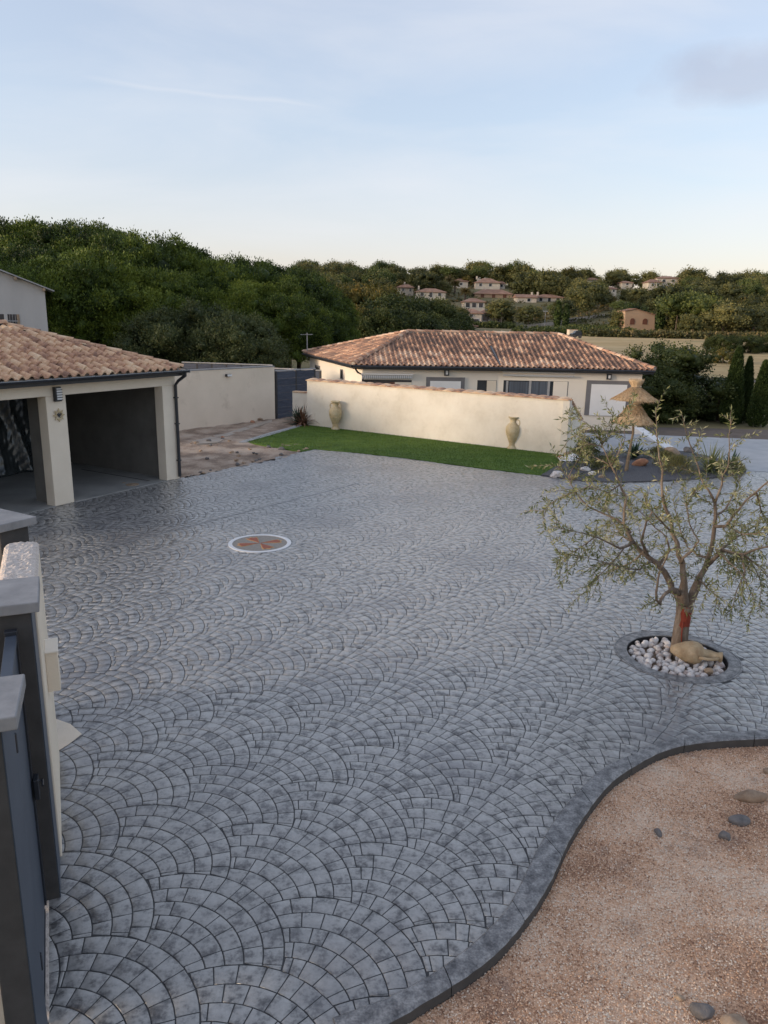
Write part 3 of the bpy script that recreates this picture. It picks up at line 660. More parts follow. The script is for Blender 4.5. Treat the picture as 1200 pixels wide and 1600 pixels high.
def lay_tiles(mats, meshinfo, name, mt, parent, limit, world_of):
    me, V, F = meshinfo
    mats = sorted(mats, key=lambda q: (world_of @ q.translation - Vector((0, 0, CAM_H))).length)
    vis = [q for q in mats if in_view(*(world_of @ q.translation), 10)]; rest = [q for q in mats if not in_view(*(world_of @ q.translation), 10)]
    for q in vis[:limit]: link_mesh(name, me, parent, q)
    rest += vis[limit:]
    if rest:
        Vh = np.c_[V, np.ones(len(V))]; VV = []; FF = []; TT = []
        Fq = np.array(F)
        for k, q in enumerate(rest):
            VV.append((Vh @ np.array(q).T)[:, :3]); FF.append(Fq + k * len(V)); TT.append(np.full(len(V), random.uniform(-.42, .42)))
        o = link_mesh('roof_tiling', np_mesh('roof_tiling', np.concatenate(VV), np.concatenate(FF), mt, np.concatenate(TT)), parent); setp(o, kind='stuff')
def ridge_line(a, b, parent, meshm, name='ridge_tile', r=.095, ex=.38, mort=True, drop=.0):
    a, b = Vector(a), Vector(b); L = (b - a).length; n = max(1, int(L / ex)); t = (b - a).normalized(); up = Vector((0, 0, 1)); x = t.cross(up).normalized(); nn = x.cross(t)
    m = MB(); seg = 7
    for k, (yy, rr, zz) in enumerate(((0, r, .02), (L / n + .05, r * .86, 0))):
        for i in range(seg + 1): an = math.pi * i / seg; m.v.append((rr * math.cos(an), yy, rr * .85 * math.sin(an) + zz))
    for i in range(seg + 1): an = math.pi * i / seg; m.v.append((r * .84 * math.cos(an), 0, r * .70 * math.sin(an) + .02))
    m.f = [(i, i + 1, seg + 2 + i, seg + 1 + i) for i in range(seg)] + [(2 * (seg + 1) + i, i, i + 1, 2 * (seg + 1) + i + 1) for i in range(seg)]
    m.f = [tuple(reversed(f)) for f in m.f]
    me = m.mesh(name, meshm)
    for k in range(n):
        Mx = Matrix(((*x, 0), (*t, 0), (*nn, 0), (0, 0, 0, 1))).transposed(); Mx.translation = a + t * (L * k / n) + nn * (.02 + drop)
        link_mesh(name, me, parent, Mx)
    if mort: 
        m = MB(); m.tube([a + nn * .01, b + nn * .01], r * .8, 8); m.build('ridge_mortar', M['mortar'], parent)

# ------------------------------------------------------------------ garage
def garage():
    g = thing('garage', 'open two bay cream garage with pale terracotta tiled roof', 'garage', (GO.x, GO.y, 0), GA)
    WG = Matrix.Translation((GO.x, GO.y, 0)) @ Matrix.Rotation(GA, 4, 'Z'); DEP = 5.35; XL = -7.6
    T = .30
    MB().box(-.47, 0, 0, T, -.05, 2.54).box(-3.95, -3.43, 0, T, -.05, 2.54).box(XL, -6.91, 0, T, -.05, 2.54).box(XL, 0, 0, T, 2.54, 2.93).build('front_wall', M['stucco'], g, bevel=.012)
    MB().box(-.22, -.002, T, DEP, -.05, 2.93).build('side_wall', M['stucco'], g)
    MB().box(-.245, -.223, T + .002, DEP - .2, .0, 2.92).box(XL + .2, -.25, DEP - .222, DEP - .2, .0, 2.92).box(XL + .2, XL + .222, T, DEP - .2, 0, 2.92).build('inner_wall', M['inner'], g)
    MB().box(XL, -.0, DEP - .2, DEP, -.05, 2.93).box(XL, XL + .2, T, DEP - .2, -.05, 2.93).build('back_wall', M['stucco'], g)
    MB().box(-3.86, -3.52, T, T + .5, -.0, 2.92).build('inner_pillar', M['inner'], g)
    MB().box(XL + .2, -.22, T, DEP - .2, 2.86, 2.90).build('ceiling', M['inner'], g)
    MB().box(XL + .2, -.22, -.0, DEP - .2, -.05, .014).build('floor', M['floor'], g)
    # roof: hips at both ends, ridge along x
    ov = .34; e0, e1 = XL - ov, .07; y0, y1 = -ov, DEP + ov; half = (y1 - y0) / 2; zs = 2.97; zr = zs + half * .345
    A, B, C_, D_ = Vector((e0, y0, zs)), Vector((e1, y0, zs)), Vector((e1, y1, zs)), Vector((e0, y1, zs)); RL, RR = Vector((e0 + half, y0 + half, zr)), Vector((e1 - half, y0 + half, zr))
    roof = MB(); q = [A, B, C_, D_, RL, RR]
    roof.v = [tuple(p) for p in q] + [(p.x, p.y, p.z - .05) for p in (A, B, C_, D_)]
    roof.f = [(0, 1, 5, 4), (1, 2, 5), (2, 3, 4, 5), (3, 0, 4), (6, 9, 8, 7), (0, 6, 7, 1), (1, 7, 8, 2), (2, 8, 9, 3), (3, 9, 6, 0)]
    roof = roof.build('roof', M['mortar'], g)
    tm = tile_mesh('roof_tile', .236, .40, M['tile'], hump=.082)
    mats = roof_matrices(A, B, RR, RL, .236, .345)
    lay_tiles(mats, tm, 'roof_tile', M['tile'], roof, 270, WG)
    lay_tiles(roof_matrices(B, C_, RR, RR, .236, .345) + roof_matrices(C_, D_, RL, RR, .236, .345), tm, 'roof_tile', M['tile'], roof, 0, WG)
    ridge_line(B + Vector((-.05, .05, .03)), RR + Vector((0, 0, .02)), roof, M['tile'], r=.085, mort=False)
    ridge_line(RR + Vector((0, 0, .04)), RL + Vector((0, 0, .04)), roof, M['tile'], r=.10, mort=False)
    MB().box(e0, e1 - .05, y0 + .03, y0 + .05, zs - .16, zs - .052).build('fascia', M['dark_metal'], roof)
    MB().box(e0 + .02, e1 - .1, y0 + .06, -.002, zs - .075, zs - .056).build('soffit', M['stucco'], roof)
    # gutter: half-round channel with brackets
    def channel(xa, xb):
        m = MB(); n = 8; r = .062
        for x in (xa, xb):
            for i in range(n + 1): an = math.pi + math.pi * i / n; m.v.append((x, y0 - .06 + r * math.cos(an), zs - .012 + r * 1.1 * math.sin(an)))
            for i in range(n + 1): an = math.pi + math.pi * i / n; m.v.append((x, y0 - .06 + (r - .006) * math.cos(an), zs - .012 + (r - .006) * 1.1 * math.sin(an)))
        k = n + 1
        for i in range(n): m.f += [(i, i + 1, 2 * k + i + 1, 2 * k + i), (k + i, 3 * k + i, 3 * k + i + 1, k + i + 1), (i, k + i, k + i + 1, i + 1), (2 * k + i, 2 * k + i + 1, 3 * k + i + 1, 3 * k + i)]
        m.f += [(0, 2 * k, 3 * k, k), (n, k + n, 3 * k + n, 2 * k + n)]
        return m
    gt = channel(e0, e1 + .02); gt.sm = False; gt = gt.build('gutter', M['dark_metal'], g)
    MB().box(e0, e1 + .02, y0 - .128, y0 - .118, zs - .018, zs - .006).build('gutter_lip', M['steel'], gt)
    for k in range(14):
        x = e1 - .25 - k * .56; MB().box(x - .012, x + .012, y0 - .135, y0 + .03, zs - .010, zs + .002).build('gutter_bracket', M['steel'], gt)
    MB().box(e1 + .021, e1 + .035, y0 - .13, y0 + .012, zs - .085, zs + .004).build('gutter_end', M['steel'], gt, bevel=.003)
    xx = .0
    MB().tube([(xx - .02, y0 - .06, zs - .08), (xx - .02, y0 - .06, zs - .15), (xx - .04, -.16, zs - .30), (xx - .05, -.055, zs - .42), (xx - .05, -.055, 1.2), (xx - .05, -.055, .06)], .042, 10).build('downpipe', M['dark_metal'], g)
    for z in (.5, 1.5, 2.2): MB().box(xx - .10, xx, -.10, .0, z, z + .03).build('pipe_clip', M['dark_metal'], g)
    # wall lamp
    lx = -3.66
    lm = MB().box(lx - .10, lx + .10, -.05, -.001, 2.41, 2.74).build('wall_lamp', M['dark_metal'], g, bevel=.01)
    MB().box(lx - .065, lx + .075, -.09, -.051, 2.44, 2.71).build('lamp_lens', M['white'], lm)
    for k in range(5):
        z = 2.44 + k * .057; MB().box(lx - .08, lx + .085, -.105, -.045, z, z + .014).build('lamp_louvre', M['dark_metal'], lm)
    MB().box(lx - .10, lx - .066, -.105, -.051, 2.42, 2.73).build('lamp_side', M['dark_metal'], lm)
    # ornament under the lamp
    pos = WG @ Vector((lx, -.02, 2.10)); s = thing('wall_ornament', 'pale sun shaped ornament hanging on the garage pillar below the lamp', 'ornament', pos, GA)
    m = MB()
    for k in range(8):
        a = 2 * math.pi * k / 8; c1, s1 = math.cos(a), math.sin(a); px = (-s1, c1)
        m.hexa([(c1 * r0 + px[0] * w_, y, s1 * r0 + px[1] * w_) for y in (.0, -.014) for r0, w_ in ((.085, -.030), (.155, -.002), (.155, .002), (.085, .030))])
    m.build('ray', M['amphora'], s)
    m = MB()
    for k in range(20):
        a, b = 2 * math.pi * k / 20, 2 * math.pi * (k + 1) / 20
        m.hexa([(r0 * math.cos(t), y, r0 * math.sin(t)) for y in (.0, -.02) for r0, t in ((.07, a), (.095, a), (.095, b), (.07, b))])
    m.build('ring', M['amphora'], s)
    MB().prism([(-.07, .045), (-.02, .02), (0, .05), (.02, .02), (.07, .045), (.025, -.02), (0, -.055), (-.025, -.02)], 0, .012).build('centre_figure', M['dark_metal'], s).rotation_euler = (R(90), 0, 0)
    # floor fittings
    c = WG.inverted() @ G(207, 758); 
    mh = MB().lathe([(0, .014), (.17, .014), (.17, .022), (0, .022)], 28, Matrix.Translation((c.x, c.y, 0))).build('manhole_cover', M['rock_tan'], g)
    c2 = WG.inverted() @ G(195, 755); MB().box(c2.x - .08, c2.x + .02, c2.y - .02, c2.y + .03, .014, .02).build('small_cover', M['rock_tan'], g)
    MB().box(-.80, -.755, .35, 3.1, .0145, .0165).build('floor_drain', M['dark_post'], g)
    # plastic sheet hung across the rear of the left bay
    pl = thing('plastic_sheet', 'crumpled black plastic sheet hanging inside the left garage bay', 'plastic sheet', WG @ Vector((-4.6, 4.1, 0)), GA)
    nx, nz = 150, 40; V = []
    for j in range(nz + 1):
        z = .03 + 2.75 * j / nz; t = j / nz
        for i in range(nx + 1):
            x = -2.2 + 6.0 * i / nx
            f = math.sin(x * 6.1 + math.sin(x * 2.3 + z * 1.1) * 1.8) * .06 * (1.1 - .5 * t) + math.sin(x * 15 + z * 2.6 + math.sin(z * 3 + x)) * .025 + math.sin(z * 4.0 + x * 3.1) * .02 + abs(math.sin(x * 22 + z * 7 + math.sin(z * 9) * 1.5)) * .022 + abs(math.sin(x * 9 - z * 11 + math.sin(x * 5))) * .020
            V.append((x, f - .25 * (1 - t) ** 3, z))
    F = [(j * (nx + 1) + i, j * (nx + 1) + i + 1, (j + 1) * (nx + 1) + i + 1, (j + 1) * (nx + 1) + i) for j in range(nz) for i in range(nx)]
    o = link_mesh('sheet', np_mesh('sheet', V, F, M['plastic'], smooth=True), pl); sm = o.modifiers.new('s', 'SOLIDIFY'); sm.thickness = .004
garage()

# ------------------------------------------------------------------ building behind the garage
def back_building():
    a = D(70, 457, 46.0); u = Vector((.88, .475)).normalized(); w = Vector((-u.y, u.x)); z0 = float(hgt(-20, 46)) - .3; c0 = a.xy
    Mx = Matrix(((u.x, w.x, 0, c0.x), (u.y, w.y, 0, c0.y), (0, 0, 1, 0), (0, 0, 0, 1)))
    def hit(x, y):
        d_ = ray(x, y); k = (c0.y - c0.x * u.y / u.x) / (d_.y - d_.x * u.y / u.x); return Mx.inverted() @ Vector((d_.x * k, d_.y * k, CAM_H + d_.z * k))
    r = thing('grey_building', 'weathered grey rendered building rising behind the garage roof, far left', 'building', (c0.x, c0.y, z0)); off = r.location
    zt = a.z; p = hit(0, 421); q = hit(84, 454); sl = (p.z - q.z) / (q.x - p.x); dp = 9; zv = lambda x: q.z - (x - q.x) * sl
    V = [(-15, 0, z0), (0, 0, z0), (0, 0, zv(0) - .1), (-7.5, 0, zv(-7.5) - .1), (-15, 0, zv(0) - .1)]
    m = MB(); m.v = [tuple(Mx @ Vector(v)) for v in V] + [tuple(Mx @ Vector((v[0], dp, v[2]))) for v in V]; m.f = [(0, 1, 2, 3, 4), (9, 8, 7, 6, 5), (1, 6, 7, 2), (5, 0, 4, 9), (2, 7, 8, 3), (4, 3, 8, 9)]
    m.build('wall', M['grey_wall'], r, off)
    rf = MB()
    for sg in (1, -1):
        x0, x1 = -7.5, -7.5 + sg * (7.5 + q.x); za, zb = zv(-7.5), zv(q.x)
        rf.hexa([Mx @ Vector(v) for v in ((x0, -.35, za - .07), (x1, -.35, zb - .07), (x1, dp + .3, zb - .07), (x0, dp + .3, za - .07), (x0, -.35, za), (x1, -.35, zb), (x1, dp + .3, zb), (x0, dp + .3, za))])
    rf = rf.build('roof', M['rail'], r, off)
    for x in (-.05, -1.5, -3.0): MB().box(x - .07, x + .07, -.33, -.005, zv(x) - .26, zv(x) - .08, Mx).build('purlin_end', M['rock_tan'], rf, off)
    p0, p1 = hit(-25, 491), hit(32, 512); zt_, zb_ = hit(20, 491).z, hit(20, 511).z
    fr = MB().box(p0.x, p1.x, -.012, -.002, zb_, zt_, Mx).build('window', M['glass'], r, off)
    MB().box(p1.x - .14, p1.x, -.05, -.013, zb_, zt_, Mx).build('reveal', M['rock_tan'], fr, off)
    xm = hit(9.5, 500).x; MB().box(xm - .09, xm + .09, -.055, -.013, zb_, zt_, Mx).build('mullion', M['grey_wall'], fr, off)
    zb = hit(20, 501.5).z; MB().box(p0.x, p1.x - .1, -.075, -.056, zb - .025, zb + .025, Mx).build('rail', M['rail'], fr, off)
    x = xm + .2
    while x < p1.x - .2: MB().box(x - .01, x + .01, -.05, -.03, zb_, zt_, Mx).build('bar', M['rail'], fr, off); x += .15
back_building()

# ------------------------------------------------------------------ long pale wall, dark fences, cream garden wall
def walls():
    a, b = (-11.2, 25.2), (-4.87, 33.19)
    r = thing('boundary_wall', 'long pale rendered wall beside the garage over bare earth', 'wall', (-8, 29.2, 0)); off = r.location
    MB().wallbox(a, b, .2, -.1, 2.24).build('wall_face', M['stucco_pink'], r, off)
    n = Vector((-(b[1] - a[1]), b[0] - a[0])).normalized() * .02
    MB().wallbox((a[0] - n.x, a[1] - n.y), (b[0] - n.x, b[1] - n.y), .24, 2.243, 2.285).build('coping', M['cap'], r, off)
    q = D(347, 588, 31.0); t = Vector((b[0] - a[0], b[1] - a[1])).normalized(); s = (q.x - a[0]) / t.x; s = ((q.xy - Vector(a)).dot(t))
    pp = Vector(a) + t * 7.6; Mx = Matrix.Translation((pp.x, pp.y, 2.0)) @ Matrix.Rotation(math.atan2(t.y, t.x), 4, 'Z')
    l = MB().box(-.13, .13, -.09, -.001, -.05, .05, Mx).build('wall_lamp', M['dark_metal'], r, off, bevel=.006); MB().box(-.09, .13, -.125, -.092, -.04, .04, Mx).build('lamp_lens', M['white'], l, off)
    def fence(name, a, b, z0, z1, nb, posts, lab, rail=True, th=.04):
        a, b = Vector(a), Vector(b); L = (b - a).length; t = (b - a) / L
        r = thing(name, lab, 'fence', (*((a + b) / 2), z0)); off = r.location; h = (z1 - z0) / nb; seg = L / posts
        for k in range(posts):
            p, q = a + t * (seg * k + .05), a + t * (seg * (k + 1) - .05)
            for i in range(nb): MB().wallbox(p, q, th, z0 + i * h + .006, z0 + (i + 1) * h - .006).build('board', M['dark_panel'], r, off)
        for k in range(posts + 1):
            p = a + t * seg * k; MB().wallbox(p - t * .045, p + t * .045, .09, z0 - .1, z1 + .02).build('post', M['dark_metal'], r, off)
        if rail: MB().wallbox(a - t * .05, b + t * .05, .06, z1 + .022, z1 + .07).build('top_rail', M['rail'], r, off)
    p1, p2 = D(432, 583, 33.3), D(492, 580, 35.2)
    fence('slat_fence', p1.xy, p2.xy, -.15, 2.02, 7, 2, 'blue grey board fence closing the gap between pale wall and cream wall')
    q1, q2 = D(285, 562, 41), D(424, 573.5, 40.0); fence('slat_fence', q1.xy, q2.xy, -.8, (q1.z + q2.z) / 2 - .06, 9, 6, 'dark panel fence with pale top rail behind the long pale wall')
    q1, q2 = D(424, 574, 40.0), D(500, 579, 39.0); fence('slat_fence', q1.xy, q2.xy, -.8, (q1.z + q2.z) / 2 - .06, 9, 3, 'dark panel fence with pale rail running behind the small shrub')
    # low wall with tiles
    c = D(457, 621, 32.6); d = D(486, 626, 32.2)
    r = thing('low_wall', 'low cream wall with small tile coping left of the long cream wall', 'wall', (c.x, c.y, 0)); off = r.location
    MB().wallbox(c.xy, d.xy, .2, -.1, 1.22).build('wall_face', M['stucco_wall'], r, off)
    for k in range(3):
        t = (d.xy - c.xy); p = c.xy + t * k / 3 + Vector((0, -.04)); MB().wallbox(p, p + t * .31, .3, 1.222, 1.275).build('coping_tile', M['tile'], r, off, bevel=.01)
    # cream garden wall with tile coping
    a, b = Vector((-3.25, 31.20)), Vector((6.09, 25.20)); zt = 1.86
    r = thing('garden_wall', 'long sunlit cream wall with tile coping behind the lawn', 'wall', (a.x / 2 + b.x / 2, a.y / 2 + b.y / 2, 0)); off = r.location
    MB().wallbox(a, b, .22, -.9, zt).build('wall_face', M['stucco_wall'], r, off)
    t = (b - a).normalized(); n = Vector((-t.y, t.x)); L = (b - a).length; nt_ = 28
    # flat canal tiles laid across the wall top, sloping forward
    for k in range(nt_):
        p = a + t * (L * k / nt_ - .03); q = a + t * (L * (k + 1) / nt_ - .035); m = MB(); f = n * -.07; bk = n * .28; rr = random.uniform(-.006, .006)
        V = []
        for s in range(5):
            w_ = s / 4; c = p + (q - p) * w_; bul = .030 * math.sin(math.pi * w_)
            V += [(*(c + f), zt + .010 + bul + rr), (*(c + bk), zt + .06 + bul + rr), (*(c + f), zt - .012 + rr), (*(c + bk), zt + .015 + rr)]
        m.v = V; m.f = []
        for s in range(4):
            i = 4 * s; m.f += [(i, i + 4, i + 5, i + 1), (i + 2, i + 3, i + 7, i + 6), (i, i + 2, i + 6, i + 4), (i + 1, i + 5, i + 7, i + 3)]
        m.f += [(0, 1, 3, 2), (16, 18, 19, 17)]
        m.build('coping_tile', M['tile'], r, off)
    # return wall stepping down towards the house
    c = b + Vector((.86, 3.6)) ; 
    b2 = b + n * .0; r2 = thing('return_wall', 'shaded end wall sloping down behind the corner of the cream wall', 'wall', (b2.x, b2.y + 2, 0)); off = r2.location
    s0 = Vector((b.x + .004, b.y + .0)); s1 = s0 + Vector((1.55, 4.2))
    MB().wallbox(s0, s1, .22, -.95, zt - .02, .62).build('wall_face', M['stucco_wall'], r2, off)
    tt = (s1 - s0); nn = Vector((-tt.y, tt.x)).normalized()
    for k in range(11):
        u0, u1 = (k + .02) / 11, (k + .98) / 11; z_ = lambda u: zt - .0 + (.64 - zt) * u
        p, q = s0 + tt * u0 - nn * .05, s0 + tt * u1 - nn * .05; MB().wallbox(p, q, .32, z_(u0) - .0, z_(u0) + .05, z_(u1) + .05).build('coping_tile', M['tile'], r2, off, bevel=.01)
    # dark narrow gate at the wall end
    g0 = D(901, 690, 24.9)
    # white ramp wall by the house corner
    w0, w1 = G(1056, 709, -.1), Vector((10.6, 31.6, 0))
    r = thing('wing_wall', 'low white wall sloping down from the house corner to the road', 'wall', (w0.x, w0.y, 0)); off = r.location
    w1 = D(1004, 668, 31.5)
    MB().wallbox(w0.xy, w1.xy, .35, -.9, .08, w1.z + .0).build('wall_face', M['white'], r, off)
walls()

# ------------------------------------------------------------------ neighbouring house
def neighbour():
    FL = D(552, 570.5, 36.0); LF = D(474, 551.5, 47.0); VL = D(782, 573.5, 36.6); RC = D(1023, 579, 36.4)
    ze = 2.18
    FL.z = LF.z = VL.z = RC.z = ze
    P = D(637, 518.5, 41.6); Q = D(757, 523, 42.0); S = D(872, 525, 42.0); zr = (P.z + Q.z + S.z) / 3; P.z = Q.z = S.z = zr
    BL = LF.copy(); BR = Vector((RC.x + .3, 47.6, ze)); 
    off = Vector(((FL.x + RC.x) / 2, 41, -.75)); z0 = -.9
    h = thing('neighbour_house', 'single storey cream house with weathered red tiled roof beyond the garden wall', 'house', off)
    ins = .42
    A = Vector((FL.x + ins, FL.y + ins)); B = Vector((VL.x, VL.y + ins)); C = Vector((RC.x - ins, RC.y + ins)); Dd = Vector((BR.x - ins, BR.y - ins)); E_ = Vector((BL.x + ins, BL.y - .3))
    w = MB(); w.prism([A, B, C, Dd, E_], z0, ze - .02); w.build('wall', M['house_wall'], h, off)
    FL3, VL3, RC3 = [Vector((p.x, p.y, ze + .03)) for p in (FL, VL, RC)]; BL3, BR3 = Vector((BL.x, BL.y, ze + .03)), Vector((BR.x, BR.y, ze + .03))
    roof = MB(); roof.v = [tuple(q) for q in (FL3, VL3, RC3, BR3, BL3, P, Q, S)]
    roof.v += [(v[0], v[1], ze - .03) for v in roof.v[:5]]
    roof.f = [(0, 1, 6, 5), (1, 2, 7, 6), (2, 3, 7), (3, 4, 5, 6, 7), (4, 0, 5), (12, 11, 10, 9, 8), (0, 8, 9, 1), (1, 9, 10, 2), (2, 10, 11, 3), (3, 11, 12, 4), (4, 12, 8, 0)]
    roof = roof.build('roof', M['tile_red'], h, off)
    o_ = Matrix.Translation(-off); up = Vector((0, 0, .012))
    tm = tile_mesh('roof_tile', .25, .44, M['tile_red'], hump=.07)
    mats = roof_matrices(FL3 + up, VL3 + up, Q + up, P + up, .25, .37) + roof_matrices(VL3 + up, RC3 + up, S + up, Q + up, .25, .37) + roof_matrices(BL3 + up, FL3 + up, P + up, P + up, .25, .37)
    mats = [o_ @ q for q in mats]
    lay_tiles(mats, tm, 'roof_tile', M['tile_red'], roof, 230, Matrix.Translation(off))
    rl = lambda a, b, m=True: ridge_line(a - off + Vector((0, 0, .05)), b - off + Vector((0, 0, .05)), roof, M['tile_red'], r=.13, ex=.42, mort=m)
    rl(FL3, P); rl(P, Q); rl(Q, S); rl(RC3, S); rl(BL3, P, False)
    MB().tube([Q + Vector((0, 0, .03)), VL3 + Vector((0, 0, .05))], .05, 6).build('valley_flashing', M['dark_metal'], roof, off)
    for a, b in ((FL3, VL3), (VL3, RC3), (BL3, FL3)):
        d = (b - a).normalized(); s = Vector((d.y, -d.x, 0)) * .06
        MB().tube([a + s + Vector((0, 0, -.05)), b + s + Vector((0, 0, -.05))], .062, 8).build('gutter', M['dark_metal'], roof, off)
        fa, fb = a - s * 1.2, b - s * 1.2
        MB().wallbox(fa.xy, fb.xy, .03, ze - .16, ze - .01).build('fascia', M['dark_metal'], roof, off)
    # downpipe on the near corner
    MB().tube([(FL.x + .05, FL.y - .02, ze - .06), (FL.x + .2, A.y - .12, ze - .32), (A.x + .02, A.y - .07, ze - .45), (A.x + .02, A.y - .07, -.7)], .045, 8).build('downpipe', M['dark_metal'], h, off)
    # facade furniture: each panel lies on the facade between pixel columns and rows
    def rect(x0, y0, x1, y1, seg, d, name, m, par, th=.03, bev=0):
        p, q = (A, B) if seg == 0 else (B, C)
        def hit(x, y):
            d_ = ray(x, y); t = q - p; k = (p.y - p.x * t.y / t.x) / (d_.y - d_.x * t.y / t.x); return Vector((d_.x * k, d_.y * k, CAM_H + d_.z * k))
        a, b = hit(x0, y0), hit(x1, y1); t = (q - p).normalized(); n = Vector((t.y, -t.x)) * d
        return MB().wallbox(a.xy + n, b.xy + n, th, b.z, a.z).build(name, m, par, off, bevel=bev)
    # recess behind first awning
    r0 = rect(568, 593, 642, 640, 0, .006, 'terrace_opening', M['dark_post'], h, .02)
    rect(609, 597, 616, 640, 0, .012, 'red_post', M['shutter'], r0, .02); rect(616, 597, 642, 640, 0, .010, 'curtain', M['stucco'], r0, .01)
    a = rect(564, 583, 645, 586, 0, .16, 'awning', M['white'], h, .15)
    for k in range(26):
        x = 565.5 + k * 3.03; rect(x, 586.2, x + 1.6, 591.6, 0, .16, 'fringe_strip', M['stripe'], a, .02)
    rect(565, 586.1, 644, 590.4, 0, .135, 'valance', M['white'], a, .02)
    d = rect(666, 589, 724, 640, 0, .05, 'garage_door', M['grey_frame'], h, .04); rect(672, 595, 718, 640, 0, .065, 'door_leaf', M['white'], d, .012)
    l = rect(694, 577, 701, 587, 0, .10, 'wall_lamp', M['dark_metal'], h, .09); rect(696, 579, 699.4, 585, 0, .115, 'lamp_lens', M['white'], l, .012)
    d = rect(746, 594, 775, 615, 0, .006, 'window', M['glass'], h, .01); rect(761, 594.6, 774.5, 615, 0, .014, 'shutter_panel', M['stucco'], d, .006)
    d = rect(787, 594, 886, 625, 1, .006, 'patio_door', M['glass'], h, .01); rect(796, 596, 826, 625, 1, .012, 'curtain', M['curtain'], d, .004); rect(829, 596, 855, 625, 1, .012, 'curtain', M['curtain'], d, .004)
    rect(865, 596, 885, 625, 1, .016, 'pale_reveal', M['house_wall'], d, .006)
    for x in (791, 827, 856): rect(x, 595, x + 1.6, 625, 1, .022, 'door_frame', M['rail'], d, .008)
    a = rect(785, 579.5, 897, 584, 1, .16, 'awning', M['white'], h, .15); rect(786, 584.2, 896, 589.5, 1, .15, 'valance', M['stripe'], a, .02)
    d = rect(917, 594, 982, 650, 1, .05, 'garage_door', M['grey_frame'], h, .04); rect(924, 600, 975, 650, 1, .065, 'door_leaf', M['white'], d, .012)
    l = rect(948, 584, 954.5, 593, 1, .10, 'wall_lamp', M['dark_metal'], h, .09); rect(950, 586, 953, 591, 1, .115, 'lamp_lens', M['white'], l, .012)
    # windows on the left face (E_ -> A)
    t = (A - E_).normalized(); n = Vector((t.y, -t.x)); Lf = (A - E_).length
    def lrect(u0, u1, z0_, z1_, name, m, d=.03, par=h): p, q = E_ + t * u0 + n * d, E_ + t * u1 + n * d; return MB().wallbox(p, q, .02, z0_, z1_).build(name, m, par, off)
    f = lrect(1.4, 2.6, .35, 1.62, 'window', M['grey_frame']); lrect(1.55, 2.45, .45, 1.52, 'pane', M['glass'], .036, f)
    f = lrect(7.0, 7.5, 1.25, 1.75, 'window', M['grey_frame']); lrect(7.08, 7.42, 1.3, 1.7, 'pane', M['glass'], .036, f)
    # roof vents
    v = P + (S - P) * .0
    an = D(480, 520, 46.5); base = D(480, 552, 46.5)
    r = thing('roof_antenna', 'thin television antenna at the left end of the neighbouring roof', 'antenna', (base.x, base.y, base.z - .2)); o2 = r.location
    MB().tube([(base.x, base.y, base.z - .3), (base.x, base.y, an.z)], .03, 6).build('mast', M['rail'], r, o2)
    m = MB(); m.tube([(base.x - .4, base.y, an.z - .12), (base.x + .35, base.y, an.z - .08)], .015, 5)
    for k in range(6): x = base.x - .35 + .12 * k; m.tube([(x, base.y - .25, an.z - .1), (x, base.y + .25, an.z - .1)], .015, 4)
    m.build('aerial', M['rail'], r, o2)
neighbour()

# ------------------------------------------------------------------ amphorae
def amphora_mb(s=1.0):
    prof = [(0, 0), (.175, 0), (.18, .03), (.15, .07), (.115, .12), (.11, .16), (.135, .25), (.18, .36), (.225, .48), (.255, .60), (.262, .70), (.245, .78), (.20, .85), (.14, .895), (.115, .93), (.112, .98), (.12, 1.03), (.15, 1.07), (.19, 1.095), (.195, 1.12), (.175, 1.135), (.14, 1.12), (.10, 1.06), (0, 1.0)]
    m = MB(); m.lathe([(r * s, z * s) for r, z in prof], 32); m.sm = True; return m
def amphora(name, label, loc, rz, s=1.0):
    r = thing(name, label, 'amphora', loc, rz, 'amphorae on the lawn'); amphora_mb(s).build('body', M['amphora'], r)
    for sg in (1, -1):
        m = MB(); m.sm = True; m.tube([(sg * x * s, 0, z * s) for x, z in ((.10, 1.0), (.17, 1.03), (.235, 1.0), (.25, .92), (.225, .83), (.19, .79))], .020 * s, 8); m.build('handle', M['amphora'], r)
    for z, rr in ((.50, .232), (.13, .115)):
        m = MB(); m.sm = True; m.lathe([((rr - .01) * s, (z - .012) * s), ((rr + .008) * s, (z - .006) * s), ((rr + .008) * s, (z + .006) * s), ((rr + .0) * s, (z + .012) * s)], 32); m.build('moulding', M['amphora'], r)
p = G(524, 671, .02); amphora('amphora', 'tall ochre clay amphora at the left end of the lawn, below the wall', p, R(-25), 1.0)
p = G(800, 701, .02); amphora('amphora', 'ochre clay amphora on the right half of the lawn near the wall corner', p, R(-40), 1.0)

